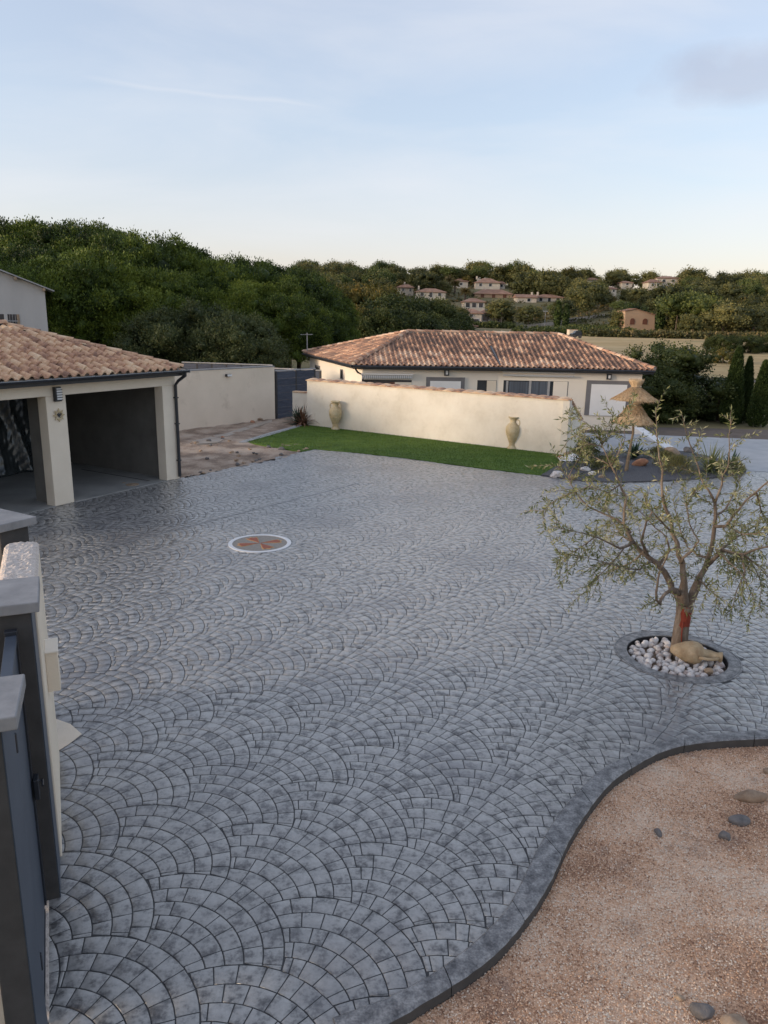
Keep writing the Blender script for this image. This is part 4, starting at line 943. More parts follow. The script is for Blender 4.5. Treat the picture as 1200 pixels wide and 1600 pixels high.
# ------------------------------------------------------------------ rocks
def rock_mesh(name, mt, seed, sub=2, amp=.22):
    bm = bmesh.new(); bmesh.ops.create_icosphere(bm, subdivisions=sub, radius=1); rnd = np.random.default_rng(seed); k = rnd.normal(0, 1, (7, 3)); ph = rnd.uniform(0, 6, 7)
    pl = [(Vector(rnd.normal(0, 1, 3)).normalized(), rnd.uniform(.62, .9)) for _ in range(7)]
    for v in bm.verts:
        c = v.co.copy(); v.co *= 1 + amp * sum(math.sin(c.dot(Vector(k[i])) * 1.9 + ph[i]) for i in range(7)) / 5
        for n, d in pl:
            q = v.co.dot(n)
            if q > d: v.co -= n * (q - d)
    me = bpy.data.meshes.new(name); bm.to_mesh(me); bm.free(); me.materials.append(mt)
    me.polygons.foreach_set('use_smooth', [True] * len(me.polygons)); 
    return me
def rock(name, label, cat, loc, size, mt, seed, group=None, rz=None):
    o = link_mesh(name, rock_mesh(name, M[mt], seed, 3)); o.scale = size; o.location = loc; o.rotation_euler = (random.uniform(-.2, .2), random.uniform(-.2, .2), random.uniform(0, 6) if rz is None else rz)
    return setp(o, label, cat, group)
gz_ = -.085
def grock(px, py, w, d, h, mt, lab, seed, rz=0.): p = G(px, py, gz_); rock('rock', lab, 'rock', (p.x, p.y, gz_ + h * .4), (w, d, h), mt, seed, 'rocks lying on the pink gravel', rz)
grock(1172, 1249, .17, .085, .075, 'rock_tan', 'flat tan rock on the pink gravel near the right edge', 11, -.1)
grock(1154, 1286, .10, .065, .05, 'rock_grey', 'low grey rock just below the flat tan rock', 12, -.2)
grock(1131, 1310, .055, .05, .055, 'rock_grey', 'small dark bluish stone below the low grey rock', 13)
grock(1028, 1303, .028, .055, .035, 'rock_grey', 'small upright dark stone alone in the middle of the gravel', 14)
grock(1098, 1585, .085, .075, .06, 'rock_grey', 'round dark stone near the bottom edge of the gravel', 15)
grock(1150, 1602, .10, .08, .04, 'rock_tan', 'half buried brownish stone beside the round dark stone', 16)
grock(1062, 1562, .035, .03, .025, 'rock_tan', 'tiny brown stone up left of the round dark stone', 17)
grock(1200, 1208, .05, .05, .045, 'rock_tan', 'small tan stone at the right edge above the flat rock', 18)
for k, (x, y, s, mt, lab) in enumerate([(395, 661, .13, 'rock_rust', 'reddish rubble stone at the foot of the pale wall, left of two'), (407, 657, .14, 'rock_tan', 'tan rubble block at the foot of the pale wall'), (326, 690, .12, 'rock_grey', 'grey stone on bare earth right of the garage'),
        (307, 693, .09, 'rock_tan', 'small stone on the earth nearest the downpipe'), (420, 700, .10, 'rock_grey', 'grey rubble at the lower tip of the lawn'), (440, 703, .12, 'rock_grey', 'larger grey rubble between lawn tip and drive'), (362, 708, .08, 'rock_tan', 'small tan lump on the earth beside the drive edge'), (348, 684, .07, 'rock_rust', 'small red stone on the footing strip')]):
    p = G(x, y); rock('rubble_stone', lab, 'stone', (p.x, p.y, s * .3), (s, s * .8, s * .6), mt, 30 + k, 'rubble on the bare earth')

for k in range(34):
    t = random.random(); q = random.random()
    x, y = (290 + 190 * t, 747 - 41 * t - random.uniform(1, 5)) if k % 2 else (random.uniform(292, 440), random.uniform(684, 722))
    if x > 430 and y < 700 or pip([tuple(G(x, y))[:2]], drive_poly)[0]: continue
    p = G(x, y); z = random.uniform(.035, .09); rock('rubble_stone', 'small lump of rubble scattered on the bare earth between garage and lawn', 'stone', (p.x, p.y, z * .3), (z, z * .8, z * .6), random.choice(['rock_tan', 'rock_grey']), 200 + k, 'small rubble scattered on the bare earth')
# ------------------------------------------------------------------ olive pit, white stones, lying amphora
def olive_pit():
    r = thing('tree_pit_ring', 'round charcoal concrete collar around the olive tree pit', 'tree ring', (OL.x, OL.y, 0))
    m = MB(); n = 72; pf = [(.645, -.2), (.652, .002), (.662, .009), (.79, .009), (.795, .003), (.801, .003), (.807, .008), (.825, .007), (.830, -.02)]
    for k in range(n):
        a = 2 * math.pi * k / n
        for q, z in pf: m.v.append((q * math.cos(a), q * math.sin(a), z))
    l = len(pf)
    for k in range(n):
        j = (k + 1) % n
        for i in range(l - 1): m.f.append((k * l + i, j * l + i, j * l + i + 1, k * l + i + 1))
    m.f = [tuple(reversed(f)) for f in m.f]; m.build('collar', M['kerb'], r)
    m = MB(); m.lathe([(0, -.12), (.655, -.12), (.655, -.10), (0, -.10)], 40, Matrix.Translation((0, 0, 0))); m.build('pit_soil', M['dirt'], r)
olive_pit()
def hole(o, r):    # nothing: drive sheet is below the stones, the soil sits in a real opening cut here
    pass
# cut the pit opening out of the driveway sheet
def cut_pit():
    bm = bmesh.new(); bm.from_mesh(drive.data); bmesh.ops.triangulate(bm, faces=bm.faces[:])
    bm.free()
    c = MB().lathe([(.648, -1), (.648, 1)], 40, Matrix.Translation((OL.x, OL.y, 0))); c.f = c.f
    me = c.mesh('cutter', None); co = bpy.data.objects.new('cutter', me); COL.objects.link(co)
    s = drive.modifiers.new('solid', 'SOLIDIFY'); s.thickness = .12; s.offset = -1
    b = drive.modifiers.new('cut', 'BOOLEAN'); b.operation = 'DIFFERENCE'; b.object = co; b.solver = 'EXACT'
    dg = bpy.context.evaluated_depsgraph_get(); dg.update(); new = bpy.data.meshes.new_from_object(drive.evaluated_get(dg))
    drive.modifiers.clear(); drive.data = new; bpy.data.objects.remove(co)
cut_pit()
stone_meshes = [rock_mesh('white_stone', M['stone_white'], 60 + k, 2, .25) for k in range(7)]
AX0, AX1 = G(1047, 1018, .12), G(1126, 1030, .10)
def white_stones():
    pts = []; rnd = random.Random(3); tries = 0
    while len(pts) < 150 and tries < 9000:
        tries += 1; a = rnd.uniform(0, 6.283); q = .595 * math.sqrt(rnd.random()); x, y = q * math.cos(a), q * math.sin(a); s = rnd.uniform(.042, .076)
        if math.hypot(x + OL.x - TB.x, y + OL.y - TB.y) < .15: continue
        if any(math.hypot(x - u, y - v) < (s + t) * .80 for u, v, t in pts): continue
        pts.append((x, y, s))
    for k, (x, y, s) in enumerate(pts):
        o = link_mesh('white_stone', stone_meshes[k % 7]); o.location = (OL.x + x, OL.y + y, -.055 + rnd.uniform(0, .03)); o.scale = (s * rnd.uniform(.9, 1.25), s * rnd.uniform(.75, 1), s * rnd.uniform(.7, .95)); o.rotation_euler = (rnd.uniform(-.5, .5), rnd.uniform(-.5, .5), rnd.uniform(0, 6))
        setp(o, 'rough white stone among those filling the pit round the olive tree', 'stone', 'white stones in the olive tree pit')
TB = G(1060, 1019, -.02)
white_stones()
def lying_amphora():
    a = G(1047, 1016, .10); b = G(1128, 1030, .08); L = (b - a).length; t = (b - a).normalized(); x = t.cross(Vector((0, 0, 1))).normalized(); y = x.cross(t)
    Mx = Matrix(((*x, 0), (*y, 0), (*t, 0), (0, 0, 0, 1))).transposed()
    loc = (a + b) / 2; r = thing('lying_amphora', 'tan clay amphora lying on white stones at the foot of the olive', 'amphora', (loc.x, loc.y, 0)); off = r.location
    Mx.translation = a - off + Vector((0, 0, .025)); s = L / .70
    m = MB(); m.sm = True; m.lathe([(q * s, z * s) for q, z in ((0, 0), (.035, .002), (.06, .03), (.10, .10), (.142, .19), (.165, .28), (.162, .35), (.135, .41), (.085, .45), (.062, .48), (.058, .55), (.060, .64), (.078, .69), (.070, .70), (.045, .66), (0, .60))], 28, Mx); m.build('body', M['clay'], r)
    m = MB(); m.sm = True; m.tube([Mx @ Vector((sx * s, -.0, z * s)) for sx, z in ((.15, .38), (.155, .47), (.135, .56), (.10, .62), (.06, .64))], .024 * s, 8); m.build('handle', M['clay'], r)
    m = MB(); m.sm = True; m.tube([Mx @ Vector((-sx * s, -.0, z * s)) for sx, z in ((.15, .38), (.155, .47), (.135, .56), (.10, .62), (.06, .64))], .024 * s, 8); m.build('handle', M['clay'], r)
    p = G(1107, 1047, .02); rock('round_stone', 'rounded tan stone tucked under the lying amphora', 'stone', (p.x, p.y, .0), (.075, .065, .06), 'rock_tan', 71)
lying_amphora()

# ------------------------------------------------------------------ leaf helpers
def leaf_quads(P, A, Wd, L, W_):
    """P base (n,3), A axis unit, Wd width dir, L length (n,), W_ half width (n,) -> kites"""
    L = L[:, None]; W_ = W_[:, None]
    V = np.stack([P, P + A * L * .45 + Wd * W_, P + A * L, P + A * L * .45 - Wd * W_], 1).reshape(-1, 3)
    F = np.arange(len(V)).reshape(-1, 4); return V, F
def unit(v): return v / np.maximum(np.linalg.norm(v, axis=-1, keepdims=True), 1e-9)
def perp(A, rng): 
    r = rng.normal(0, 1, A.shape); return unit(np.cross(A, r))

# ------------------------------------------------------------------ the olive tree
def olive():
    base = Vector((TB.x, TB.y, -.1)); Y0 = TB.y; rnd = random.Random(5)
    root = thing('olive_tree', 'young pruned olive tree with red painted trunk in the white stone pit', 'tree', base); off = root.location
    def P(px, py, dy=0.0): return D(px, py, Y0 + dy)
    tr = [(1059, 1030, 0, .125), (1060, 1018, 0, .115), (1062, 1000, 0, .108), (1065, 978, 0, .102), (1068, 960, 0, .10), (1070, 946, 0, .115)]
    branches = [  # (px, py, dy, radius)
        [(1070, 948, 0, .085), (1058, 925, .05, .075), (1048, 912, .1, .068), (1026, 880, .15, .056), (1008, 866, .15, .050), (988, 845, .1, .040), (975, 820, .1, .030), (979, 776, .15, .026), (969, 758, .2, .022), (955, 728, .3, .016), (940, 695, .4, .011), (926, 665, .45, .006)],
        [(1070, 948, 0, .080), (1068, 920, -.1, .070), (1067, 895, -.15, .062), (1060, 867, -.2, .050), (1050, 832, -.25, .040), (1040, 795, -.3, .032), (1034, 755, -.3, .024), (1030, 715, -.35, .017), (1026, 676, -.4, .009), (1024, 640, -.4, .005)],
        [(1071, 948, 0, .085), (1088, 916, .1, .072), (1102, 888, .2, .060), (1112, 855, .25, .048), (1116, 825, .3, .042), (1117, 786, .35, .034), (1107, 766, .4, .022), (1095, 745, .45, .018), (1084, 710, .5, .013), (1070, 668, .5, .008), (1062, 640, .5, .005)],
        [(1117, 786, .35, .022), (1128, 758, .3, .018), (1138, 728, .3, .014), (1139, 680, .3, .009), (1141, 650, .3, .005)],
        [(1116, 822, .3, .030), (1135, 822, .1, .026), (1154, 797, 0, .022), (1180, 770, -.1, .018), (1214, 742, -.2, .012), (1245, 710, -.2, .006)],
        [(1104, 885, .2, .036), (1130, 860, -.1, .030), (1162, 866, -.2, .026), (1190, 856, -.3, .02), (1230, 848, -.4, .012), (1262, 860, -.4, .006)],
        [(1160, 866, -.2, .02), (1164, 893, -.35, .014), (1150, 925, -.5, .009), (1140, 960, -.55, .005)],
        [(1063, 928, -.05, .040), (1050, 921, -.25, .038), (1039, 928, -.35, .034), (1031, 944, -.4, .030), (1026, 938, -.42, .026), (1027, 915, -.45, .022), (1031, 893, -.5, .018), (1042, 870, -.55, .014), (1056, 855, -.55, .009)],
        [(990, 846, .1, .026), (969, 857, -.05, .020), (932, 839, -.2, .014), (898, 830, -.3, .009), (862, 822, -.35, .005)],
        [(985, 832, .1, .024), (965, 812, .3, .020), (920, 792, .4, .015), (899, 769, .45, .011), (888, 745, .5, .008), (872, 728, .5, .004)],
        [(1012, 868, .15, .028), (1002, 845, .0, .022), (1010, 815, -.1, .018), (1020, 795, -.1, .012), (1035, 780, -.1, .007)],
        [(1030, 882, .15, .024), (1046, 858, .3, .020), (1040, 838, .4, .016), (1024, 825, .5, .012), (990, 790, .6, .009), (960, 770, .7, .005)],
        [(1064, 880, -.2, .024), (1080, 862, -.3, .019), (1092, 845, -.35, .015), (1078, 820, -.4, .012), (1072, 790, -.4, .008), (1086, 765, -.4, .005)],
        [(1108, 870, .25, .024), (1090, 868, .5, .02), (1075, 856, .7, .015), (1060, 820, .9, .01), (1052, 780, 1.0, .006)],
        [(1116, 806, .35, .02), (1134, 795, .6, .016), (1150, 765, .8, .011), (1165, 730, .9, .006)],
        [(1020, 876, .15, .022), (1000, 890, -.2, .016), (965, 885, -.4, .011), (920, 872, -.55, .007), (870, 862, -.6, .004)],
        [(975, 856, -.05, .014), (955, 880, -.2, .010), (935, 900, -.3, .006), (915, 925, -.35, .003)],
        [(930, 839, -.2, .010), (900, 860, -.3, .007), (868, 880, -.35, .004)],
        [(969, 757, .2, .014), (950, 770, .1, .010), (920, 760, .0, .007), (880, 775, -.1, .004)],
        [(1090, 905, .1, .020), (1104, 918, -.3, .014), (1118, 930, -.5, .009), (1128, 955, -.6, .005)],
        [(940, 697, .4, .009), (915, 690, .3, .006), (893, 672, .3, .004)],
        [(955, 728, .3, .010), (970, 700, .2, .008), (975, 670, .2, .005), (985, 645, .2, .003)],
        [(1005, 862, .1, .018), (985, 880, .6, .013), (960, 890, .9, .009), (930, 900, 1.1, .005)],
        [(1125, 860, -.1, .018), (1150, 840, .5, .013), (1180, 820, .8, .009), (1215, 810, 1.0, .006)],
        [(1120, 858, -.1, .020), (1140, 880, -.5, .014), (1165, 905, -.7, .009), (1180, 940, -.8, .005)],
        [(1150, 864, -.15, .018), (1175, 880, .4, .013), (1190, 915, .6, .008), (1188, 950, .7, .004)],
        [(1182, 769, -.1, .014), (1190, 800, .3, .010), (1215, 830, .5, .006)],
        [(1133, 822, .1, .016), (1160, 835, -.5, .011), (1195, 832, -.8, .006)],
        [(899, 769, .45, .009), (870, 780, .6, .006), (845, 800, .7, .004)],
        [(888, 745, .5, .008), (905, 715, .6, .006), (915, 680, .6, .004)],
        [(926, 670, .45, .006), (905, 655, .5, .005), (890, 640, .5, .003)],
        [(955, 728, .3, .010), (930, 715, .5, .007), (910, 700, .6, .004)],
        [(940, 697, .4, .008), (955, 668, .6, .006), (960, 640, .6, .003)],
        [(985, 845, .1, .018), (970, 835, .8, .013), (950, 800, 1.1, .009), (935, 770, 1.2, .005)],
        [(1050, 832, -.25, .018), (1030, 812, -.6, .012), (1010, 790, -.8, .008), (1000, 760, -.9, .004)],
        [(1162, 866, -.2, .016), (1185, 885, -.1, .012), (1205, 910, .1, .008), (1215, 940, .2, .005)],
    ]
    m = MB(); m.sm = True; m.tube([P(*q[:3]) for q in tr], [q[3] for q in tr], 14)
    trunk = m.build('trunk', M['bark'], root, off)
    # red wound paint: a slightly larger sleeve over the upper trunk, open at the back
    m = MB(); m.sm = True; pts = [P(1066, 975), P(1067, 965), P(1068.5, 955), P(1069, 946)]; rr = (.104, .1055, .1075, .110); n = 7
    for i, (q, r_) in enumerate(zip(pts, rr)):
        for k in range(n):
            a = R(-130 + 88 * k / (n - 1) + (6 if i % 2 else -4)); m.v.append((q.x + r_ * math.cos(a), q.y + r_ * math.sin(a), q.z + (RNG.uniform(-.025, .02) if i in (0, 3) else 0)))
    m.f = [(i * n + k, i * n + k + 1, (i + 1) * n + k + 1, (i + 1) * n + k) for i in range(3) for k in range(n - 1)]
    m.build('red_paint', M['bark_red'], root, off)
    m = MB(); m.sm = True; m.tube([P(1064.5, 1012, -.113), P(1065, 990, -.108), P(1067, 972, -.106)], [.006, .009, .012], 5); m.build('red_drip', M['bark_red'], root, off)
    tw = MB(); tw.sm = True; LP, LA_, LS = [], [], []
    for b in branches:
        pts = [P(*q[:3]) for q in b]; rad = [q[3] for q in b]
        # insert wobble points
        pp, rr = [pts[0]], [rad[0]]
        for i in range(len(pts) - 1):
            mid = (pts[i] + pts[i + 1]) / 2 + Vector([rnd.gauss(0, .012) for _ in range(3)]); pp += [mid, pts[i + 1]]; rr += [(rad[i] + rad[i + 1]) / 2, rad[i + 1]]
        m = MB(); m.sm = True; m.tube(pp, [q * (.66 if i > 2 else .84) for i, q in enumerate(rr)], 8); m.build('branch', M['bark'], root, off)
        # twigs
        cum = 0
        for i in range(1, len(pp)):
            if rr[i] > .034: continue
            seg = (pp[i] - pp[i - 1]); dirn = seg.normalized()
            cnt = max(1, int(seg.length / .050))
            for k in range(cnt):
                if rnd.random() < .26: continue
                o = pp[i - 1] + seg * ((k + rnd.random()) / cnt)
                out = Vector([rnd.gauss(0, 1) for _ in range(3)]); out = (out - dirn * out.dot(dirn)).normalized()
                d = (dirn * rnd.uniform(.2, 1.0) + out * rnd.uniform(.4, 1.0) + Vector((0, 0, .15))).normalized()
                L = rnd.uniform(.16, .50); q = [o]; n_ = 5
                for s in range(n_): d = (d + Vector((rnd.gauss(0, .12), rnd.gauss(0, .12), rnd.gauss(-.14, .12)))).normalized(); q.append(q[-1] + d * L / n_)
                tw.tube(q, [.0042, .0038, .0032, .0026, .002, .0014], 4, False)
                LP += _leaves(q, rnd)
            if i == len(pp) - 1: LP += _leaves([pp[-3], pp[-2], pp[-1]], rnd)
    tw.build('twigs', M['bark'], root, off)['kind'] = 'stuff'
    rng = np.random.default_rng(2); P_ = np.array([l[0] for l in LP]); A_ = unit(np.array([l[1] for l in LP])); n = len(P_)
    Lh = rng.uniform(.050, .095, n); V, F = leaf_quads(P_, A_, perp(A_, rng), Lh, rng.uniform(.0065, .0108, n))
    V -= np.array(off)
    tint = np.repeat(rng.normal(0, .22, n) + (rng.random(n) < .18) * .35, 4)
    o = link_mesh('leaves', np_mesh('leaves', V, F, M['olive_leaf'], tint), root); setp(o, kind='stuff'); print('olive leaves', n)
def _leaves(q, rnd):
    out = []
    for i in range(1, len(q)):
        seg = Vector(q[i]) - Vector(q[i - 1]); d = seg.normalized(); cnt = max(2, int(seg.length / .0145))
        side = d.orthogonal().normalized()
        for k in range(cnt):
            p = Vector(q[i - 1]) + seg * (k / cnt)
            s = side.copy(); s.rotate(Matrix.Rotation(rnd.uniform(0, 6.28), 3, d)); a = (d * rnd.uniform(.3, 1.0) + s * rnd.uniform(.4, 1.0) + Vector((0, 0, rnd.uniform(-.35, .25))))
            out.append((tuple(p), tuple(a)))
    return out
olive()

# ------------------------------------------------------------------ tree crowns
def crown(name, mt, rx, ry, rz, nc, cr, nl, ll, lw, seed, low=-.35, up=.3, flat=.8, shape=1.0, jitter=.5, core=.72, cz=0.0, tuft=6, tr=.7, shell=(.80, 1.0), rv=(.65, 1.35)):
    rng = np.random.default_rng(seed)
    # clump centres over the upper shell and some inside
    d = unit(rng.normal(0, 1, (nc * 3, 3))); d = d[d[:, 2] > low][:nc]; nc = len(d); rad = np.where(rng.random(nc) < .82, rng.uniform(*shell, nc), rng.uniform(.3, .75, nc))
    C = d * rad[:, None] * np.array([rx, ry, rz]) * (1 + rng.normal(0, .025, (nc, 1))); C[:, 2] += cz
    R_ = cr * rng.uniform(*rv, nc)
    nt_ = nl // tuft; idx = rng.integers(0, nc, nt_); dd = unit(rng.normal(0, 1, (nt_, 3)) + d[idx] * .75 + np.array([0, 0, .25]))
    T = C[idx] + dd * (R_[idx] * rng.uniform(.62, 1.02, nt_))[:, None] * np.array([1, 1, flat]); TA = unit(dd + np.array([0, 0, up]) + rng.normal(0, jitter * .6, (nt_, 3)))
    ti = np.repeat(np.arange(nt_), tuft); n = len(ti); P = T[ti] + rng.normal(0, tr, (n, 3)) * ll * 1.6; A = unit(TA[ti] + rng.normal(0, jitter, (n, 3)))
    L = ll * rng.uniform(.6, 1.3, n); V, F = leaf_quads(P, A, perp(A, rng), L, lw * rng.uniform(.6, 1.3, n))
    ct = rng.normal(0, .13, nc); tt = rng.normal(0, .17, nt_); tint = np.repeat((ct[idx] + tt)[ti] + rng.normal(0, .10, n), 4)
    # solid heart of each clump; darker leaf tint paints its inner shade
    ic = np.array([[0, 0, 1], [.894, 0, .447], [.276, .851, .447], [-.724, .526, .447], [-.724, -.526, .447], [.276, -.851, .447], [.724, .526, -.447], [-.276, .851, -.447], [-.894, 0, -.447], [-.276, -.851, -.447], [.724, -.526, -.447], [0, 0, -1]])
    fi = np.array([[0, 1, 2], [0, 2, 3], [0, 3, 4], [0, 4, 5], [0, 5, 1], [1, 6, 2], [2, 7, 3], [3, 8, 4], [4, 9, 5], [5, 10, 1], [6, 7, 2], [7, 8, 3], [8, 9, 4], [9, 10, 5], [10, 6, 1], [11, 7, 6], [11, 8, 7], [11, 9, 8], [11, 10, 9], [11, 6, 10]])
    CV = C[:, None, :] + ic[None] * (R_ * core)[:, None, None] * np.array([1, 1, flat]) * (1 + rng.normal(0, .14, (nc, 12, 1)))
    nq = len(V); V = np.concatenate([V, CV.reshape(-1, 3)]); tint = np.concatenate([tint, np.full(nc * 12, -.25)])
    F4 = F; F3 = (fi[None] + nq + 12 * np.arange(nc)[:, None, None]).reshape(-1, 3)
    me = bpy.data.meshes.new(name); loops = np.concatenate([F4.ravel(), F3.ravel()]).astype(np.int32); st = np.concatenate([np.arange(0, F4.size, 4), F4.size + np.arange(0, F3.size, 3)]).astype(np.int32)
    me.vertices.add(len(V)); me.vertices.foreach_set('co', V.astype(np.float32).ravel()); me.loops.add(len(loops)); me.loops.foreach_set('vertex_index', loops)
    me.polygons.add(len(st)); me.polygons.foreach_set('loop_start', st); me.update(calc_edges=True)
    at = me.attributes.new('tint', 'FLOAT', 'POINT'); at.data.foreach_set('value', tint.astype(np.float32)); me.materials.append(M[mt]); return me
def trunk_mesh(name, h, r, lean=.05, limbs=4, spread=1.2, seed=0):
    rnd = random.Random(seed); m = MB(); m.sm = True
    top = Vector((rnd.uniform(-lean, lean) * h, rnd.uniform(-lean, lean) * h, h)); m.tube([(0, 0, -.6), (0, 0, .1), top * .5 + Vector((rnd.gauss(0, .04) * h, 0, 0)), top], [r * 1.25, r, r * .8, r * .55], 8)
    for k in range(limbs):
        a = 6.28 * k / limbs + rnd.random(); s = top * rnd.uniform(.55, .95); e = s + Vector((math.cos(a) * spread, math.sin(a) * spread, spread * rnd.uniform(.5, .9))); m.tube([s, (s + e) / 2 + Vector((0, 0, -.05 * spread)), e], [r * .45, r * .3, r * .12], 6)
    return m.mesh(name, M['trunk'])
def put_tree(name, label, cat, loc, crown_me, trunk_me, zc, s=1.0, rz=0.0, group=None, sz=None):
    """loc is the foot; zc the crown centre height for scale 1"""
    r = thing(name, label, cat, loc, rz, group); sz = sz or s
    t = link_mesh('trunk', trunk_me, r); t.scale = (s, s, sz); c = link_mesh('crown', crown_me, r); c.location = (0, 0, zc * sz); c.scale = (s, s, sz); return r

# stone pines: one wooded mass on the left, every crown a tree of its own
ORD = ['first', 'second', 'third', 'fourth', 'fifth', 'sixth', 'seventh', 'eighth', 'ninth', 'tenth', 'eleventh', 'twelfth']
LOWP = ['low pine right behind the grey building gable', 'low pine crown just right of the grey building', 'dark pine rising over the left part of the garage roof', 'dark pine behind the left grey green holm oak', 'pine directly above the large grey green holm oak', 'pine above the smaller grey green holm oak', 'small dark pine left of the television antenna', 'lowest pine at the right end of the left wood', 'pine between the large holm oak and the skyline pines', 'pine hidden behind the roof verge of the grey building']
def pines():
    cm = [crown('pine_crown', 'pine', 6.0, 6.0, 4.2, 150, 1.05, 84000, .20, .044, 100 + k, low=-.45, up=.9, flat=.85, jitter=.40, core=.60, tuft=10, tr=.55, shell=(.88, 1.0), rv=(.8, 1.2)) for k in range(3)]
    tmsh = [trunk_mesh('pine_trunk', 7, .3, limbs=5, spread=2.5, seed=k) for k in range(2)]
    # px of crown centre, py of crown top, distance, scale
    L = [(-60, 356, 66, 1.0), (20, 347, 64, 1.0), (95, 346, 62, 1.0), (150, 352, 66, 1.0), (205, 366, 60, 1.0), (262, 384, 64, .95), (318, 403, 60, .85), (370, 405, 66, .95), (425, 412, 62, .85), (465, 432, 58, .65),
         (40, 385, 56, .9), (120, 392, 54, .95), (180, 412, 56, .85), (240, 424, 54, .8), (300, 440, 56, .72), (395, 440, 56, .75), (450, 462, 54, .62), (492, 480, 56, .50), (345, 428, 60, .8), (70, 415, 52, .8)]
    for k, (px, py, Y, s) in enumerate(L):
        p = D(px, py, Y); z0 = float(hgt(p.x, Y)); top = p.z - z0; rx = s; sz = s
        cc = top - 4.9 * sz
        r = thing('pine_tree', (ORD[k].capitalize() + ' from the left of the tall stone pines forming the skyline of the left wood' if k < 10 else LOWP[k - 10]), 'tree', (p.x, Y, z0), random.uniform(0, 6.28), 'stone pines of the wood on the left' if k < 10 else 'lower pines before the wood')
        t = link_mesh('trunk', tmsh[k % 2], r); t.scale = (s, s, max(.4, cc / 7)); c = link_mesh('crown', cm[k % 3], r); c.location = (0, 0, cc); c.scale = (s, s, sz)
pines()
def mid_trees():
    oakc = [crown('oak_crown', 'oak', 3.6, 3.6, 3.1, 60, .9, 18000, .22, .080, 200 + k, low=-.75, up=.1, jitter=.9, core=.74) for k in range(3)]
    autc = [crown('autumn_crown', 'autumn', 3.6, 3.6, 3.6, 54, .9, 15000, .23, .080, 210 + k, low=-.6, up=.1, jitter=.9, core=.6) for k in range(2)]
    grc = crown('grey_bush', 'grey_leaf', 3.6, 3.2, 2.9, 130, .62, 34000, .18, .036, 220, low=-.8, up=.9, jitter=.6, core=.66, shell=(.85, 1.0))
    tm = [trunk_mesh('oak_trunk', 3.0, .22, limbs=5, spread=1.5, seed=20 + k) for k in range(2)]
    # grey-green holm oak standing before the pines
    for px, py, Y, s, lab in ((315, 476, 47, 1.0, 'grey green holm oak in front of the pine wood, above the pale wall'), (370, 492, 46.5, .80, 'smaller grey green holm oak right of the larger one'), (262, 486, 48, .8, 'grey green holm oak left of the larger one, above the garage roof')):
        p = D(px, py, Y); z0 = float(hgt(p.x, Y)); r = thing('holm_oak', lab, 'tree', (p.x, Y, z0), px * .1)
        link_mesh('trunk', tm[0], r).scale = (s, s, .6); c = link_mesh('crown', grc, r); c.location = (0, 0, p.z - z0 - 3.3 * s); c.scale = (s, s, s)
    def row(lst, crowns, lab, grp, name, hs=3.6):
        rank = {q[0]: i for i, q in enumerate(sorted(lst))}
        for k, (px, py, Y, s) in enumerate(lst):
            p = D(px, py, Y); z0 = float(hgt(p.x, Y)); cc = p.z - z0 - hs * s
            r = thing(name, ORD[rank[px]] + ' from the left of the ' + lab, 'tree', (p.x, Y, z0), k * 1.7, grp); t = link_mesh('trunk', tm[k % 2], r); t.scale = (s, s, max(.2, cc / 3.0)); c = link_mesh('crown', crowns[k % len(crowns)], r); c.location = (0, 0, cc); c.scale = (s, s, s * 1.02)
    row([(512, 452, 98, 1.15), (545, 448, 104, 1.3), (578, 440, 100, 1.35), (600, 452, 108, 1.2), (528, 475, 92, .9), (560, 478, 92, 1.0)], autc, 'yellowing trees behind the left half of the tiled roof', 'yellowing trees behind the neighbouring house', 'yellowing_tree', 4.3)
    row([(622, 452, 96, 1.3), (645, 456, 100, 1.35), (668, 462, 98, 1.1), (632, 478, 90, 1.0), (655, 482, 90, .9), (605, 478, 90, 1.0), (690, 470, 106, 1.1), (702, 492, 100, .9), (585, 484, 90, .8), (676, 490, 92, .85)], oakc, 'dark broad trees behind the tiled roof', 'dark trees behind the neighbouring house', 'broad_tree', 3.8)
    # big bushes right of the house
    bushc = [crown('bush_crown', 'oak', 2.6, 2.5, 2.4, 46, .70, 13000, .17, .055, 230 + k, low=-.9, up=.3, jitter=.8, core=.78) for k in range(2)]
    for k, (px, pyt, pyb, Y, s, lab) in enumerate(((1012, 534, 655, 46, .95, 'big dark rounded evergreen bush rising directly behind the house corner'), (1072, 545, 665, 43, 1.0, 'big dark rounded evergreen bush beside the road, right of its neighbour'), (1035, 575, 668, 42, .75, 'lower dark bush in front of the two big rounded bushes'), (1105, 590, 665, 45, .65, 'low olive green bush left of the cypresses'), (1128, 612, 664, 42.5, .45, 'small loose bush at the foot of the first cypress'))):
        p = D(px, pyt, Y); z0 = float(hgt(p.x, Y)); r = thing('evergreen_bush', lab, 'bush', (p.x, Y, z0), k * 2.1); h = p.z - z0; sz = h / 5.0
        link_mesh('stem', tm[0], r).scale = (.6, .6, .4); c = link_mesh('foliage', bushc[k % 2], r); c.location = (0, 0, h - 2.75 * sz); c.scale = (s, s, sz)
    # cypresses
    def cyp(seed):
        rng = np.random.default_rng(seed); n = 9000; t = rng.random(n) ** .9; prof = np.minimum(1, (t + .12) / .30) ** .5 * (1 - t) ** .62 * 1.25; a = rng.uniform(0, 6.283, n); rr = .50 * prof * rng.uniform(.72, 1.08, n)
        P = np.c_[rr * np.cos(a), rr * np.sin(a), t * 5.0]; A = unit(np.c_[np.cos(a) * .35, np.sin(a) * .35, np.ones(n)] + rng.normal(0, .22, (n, 3))); V, F = leaf_quads(P, A, perp(A, rng), rng.uniform(.10, .24, n), rng.uniform(.02, .045, n))
        me = np_mesh('cypress_crown', V, F, M['cypress'], np.repeat(rng.normal(0, .2, n), 4)); return me
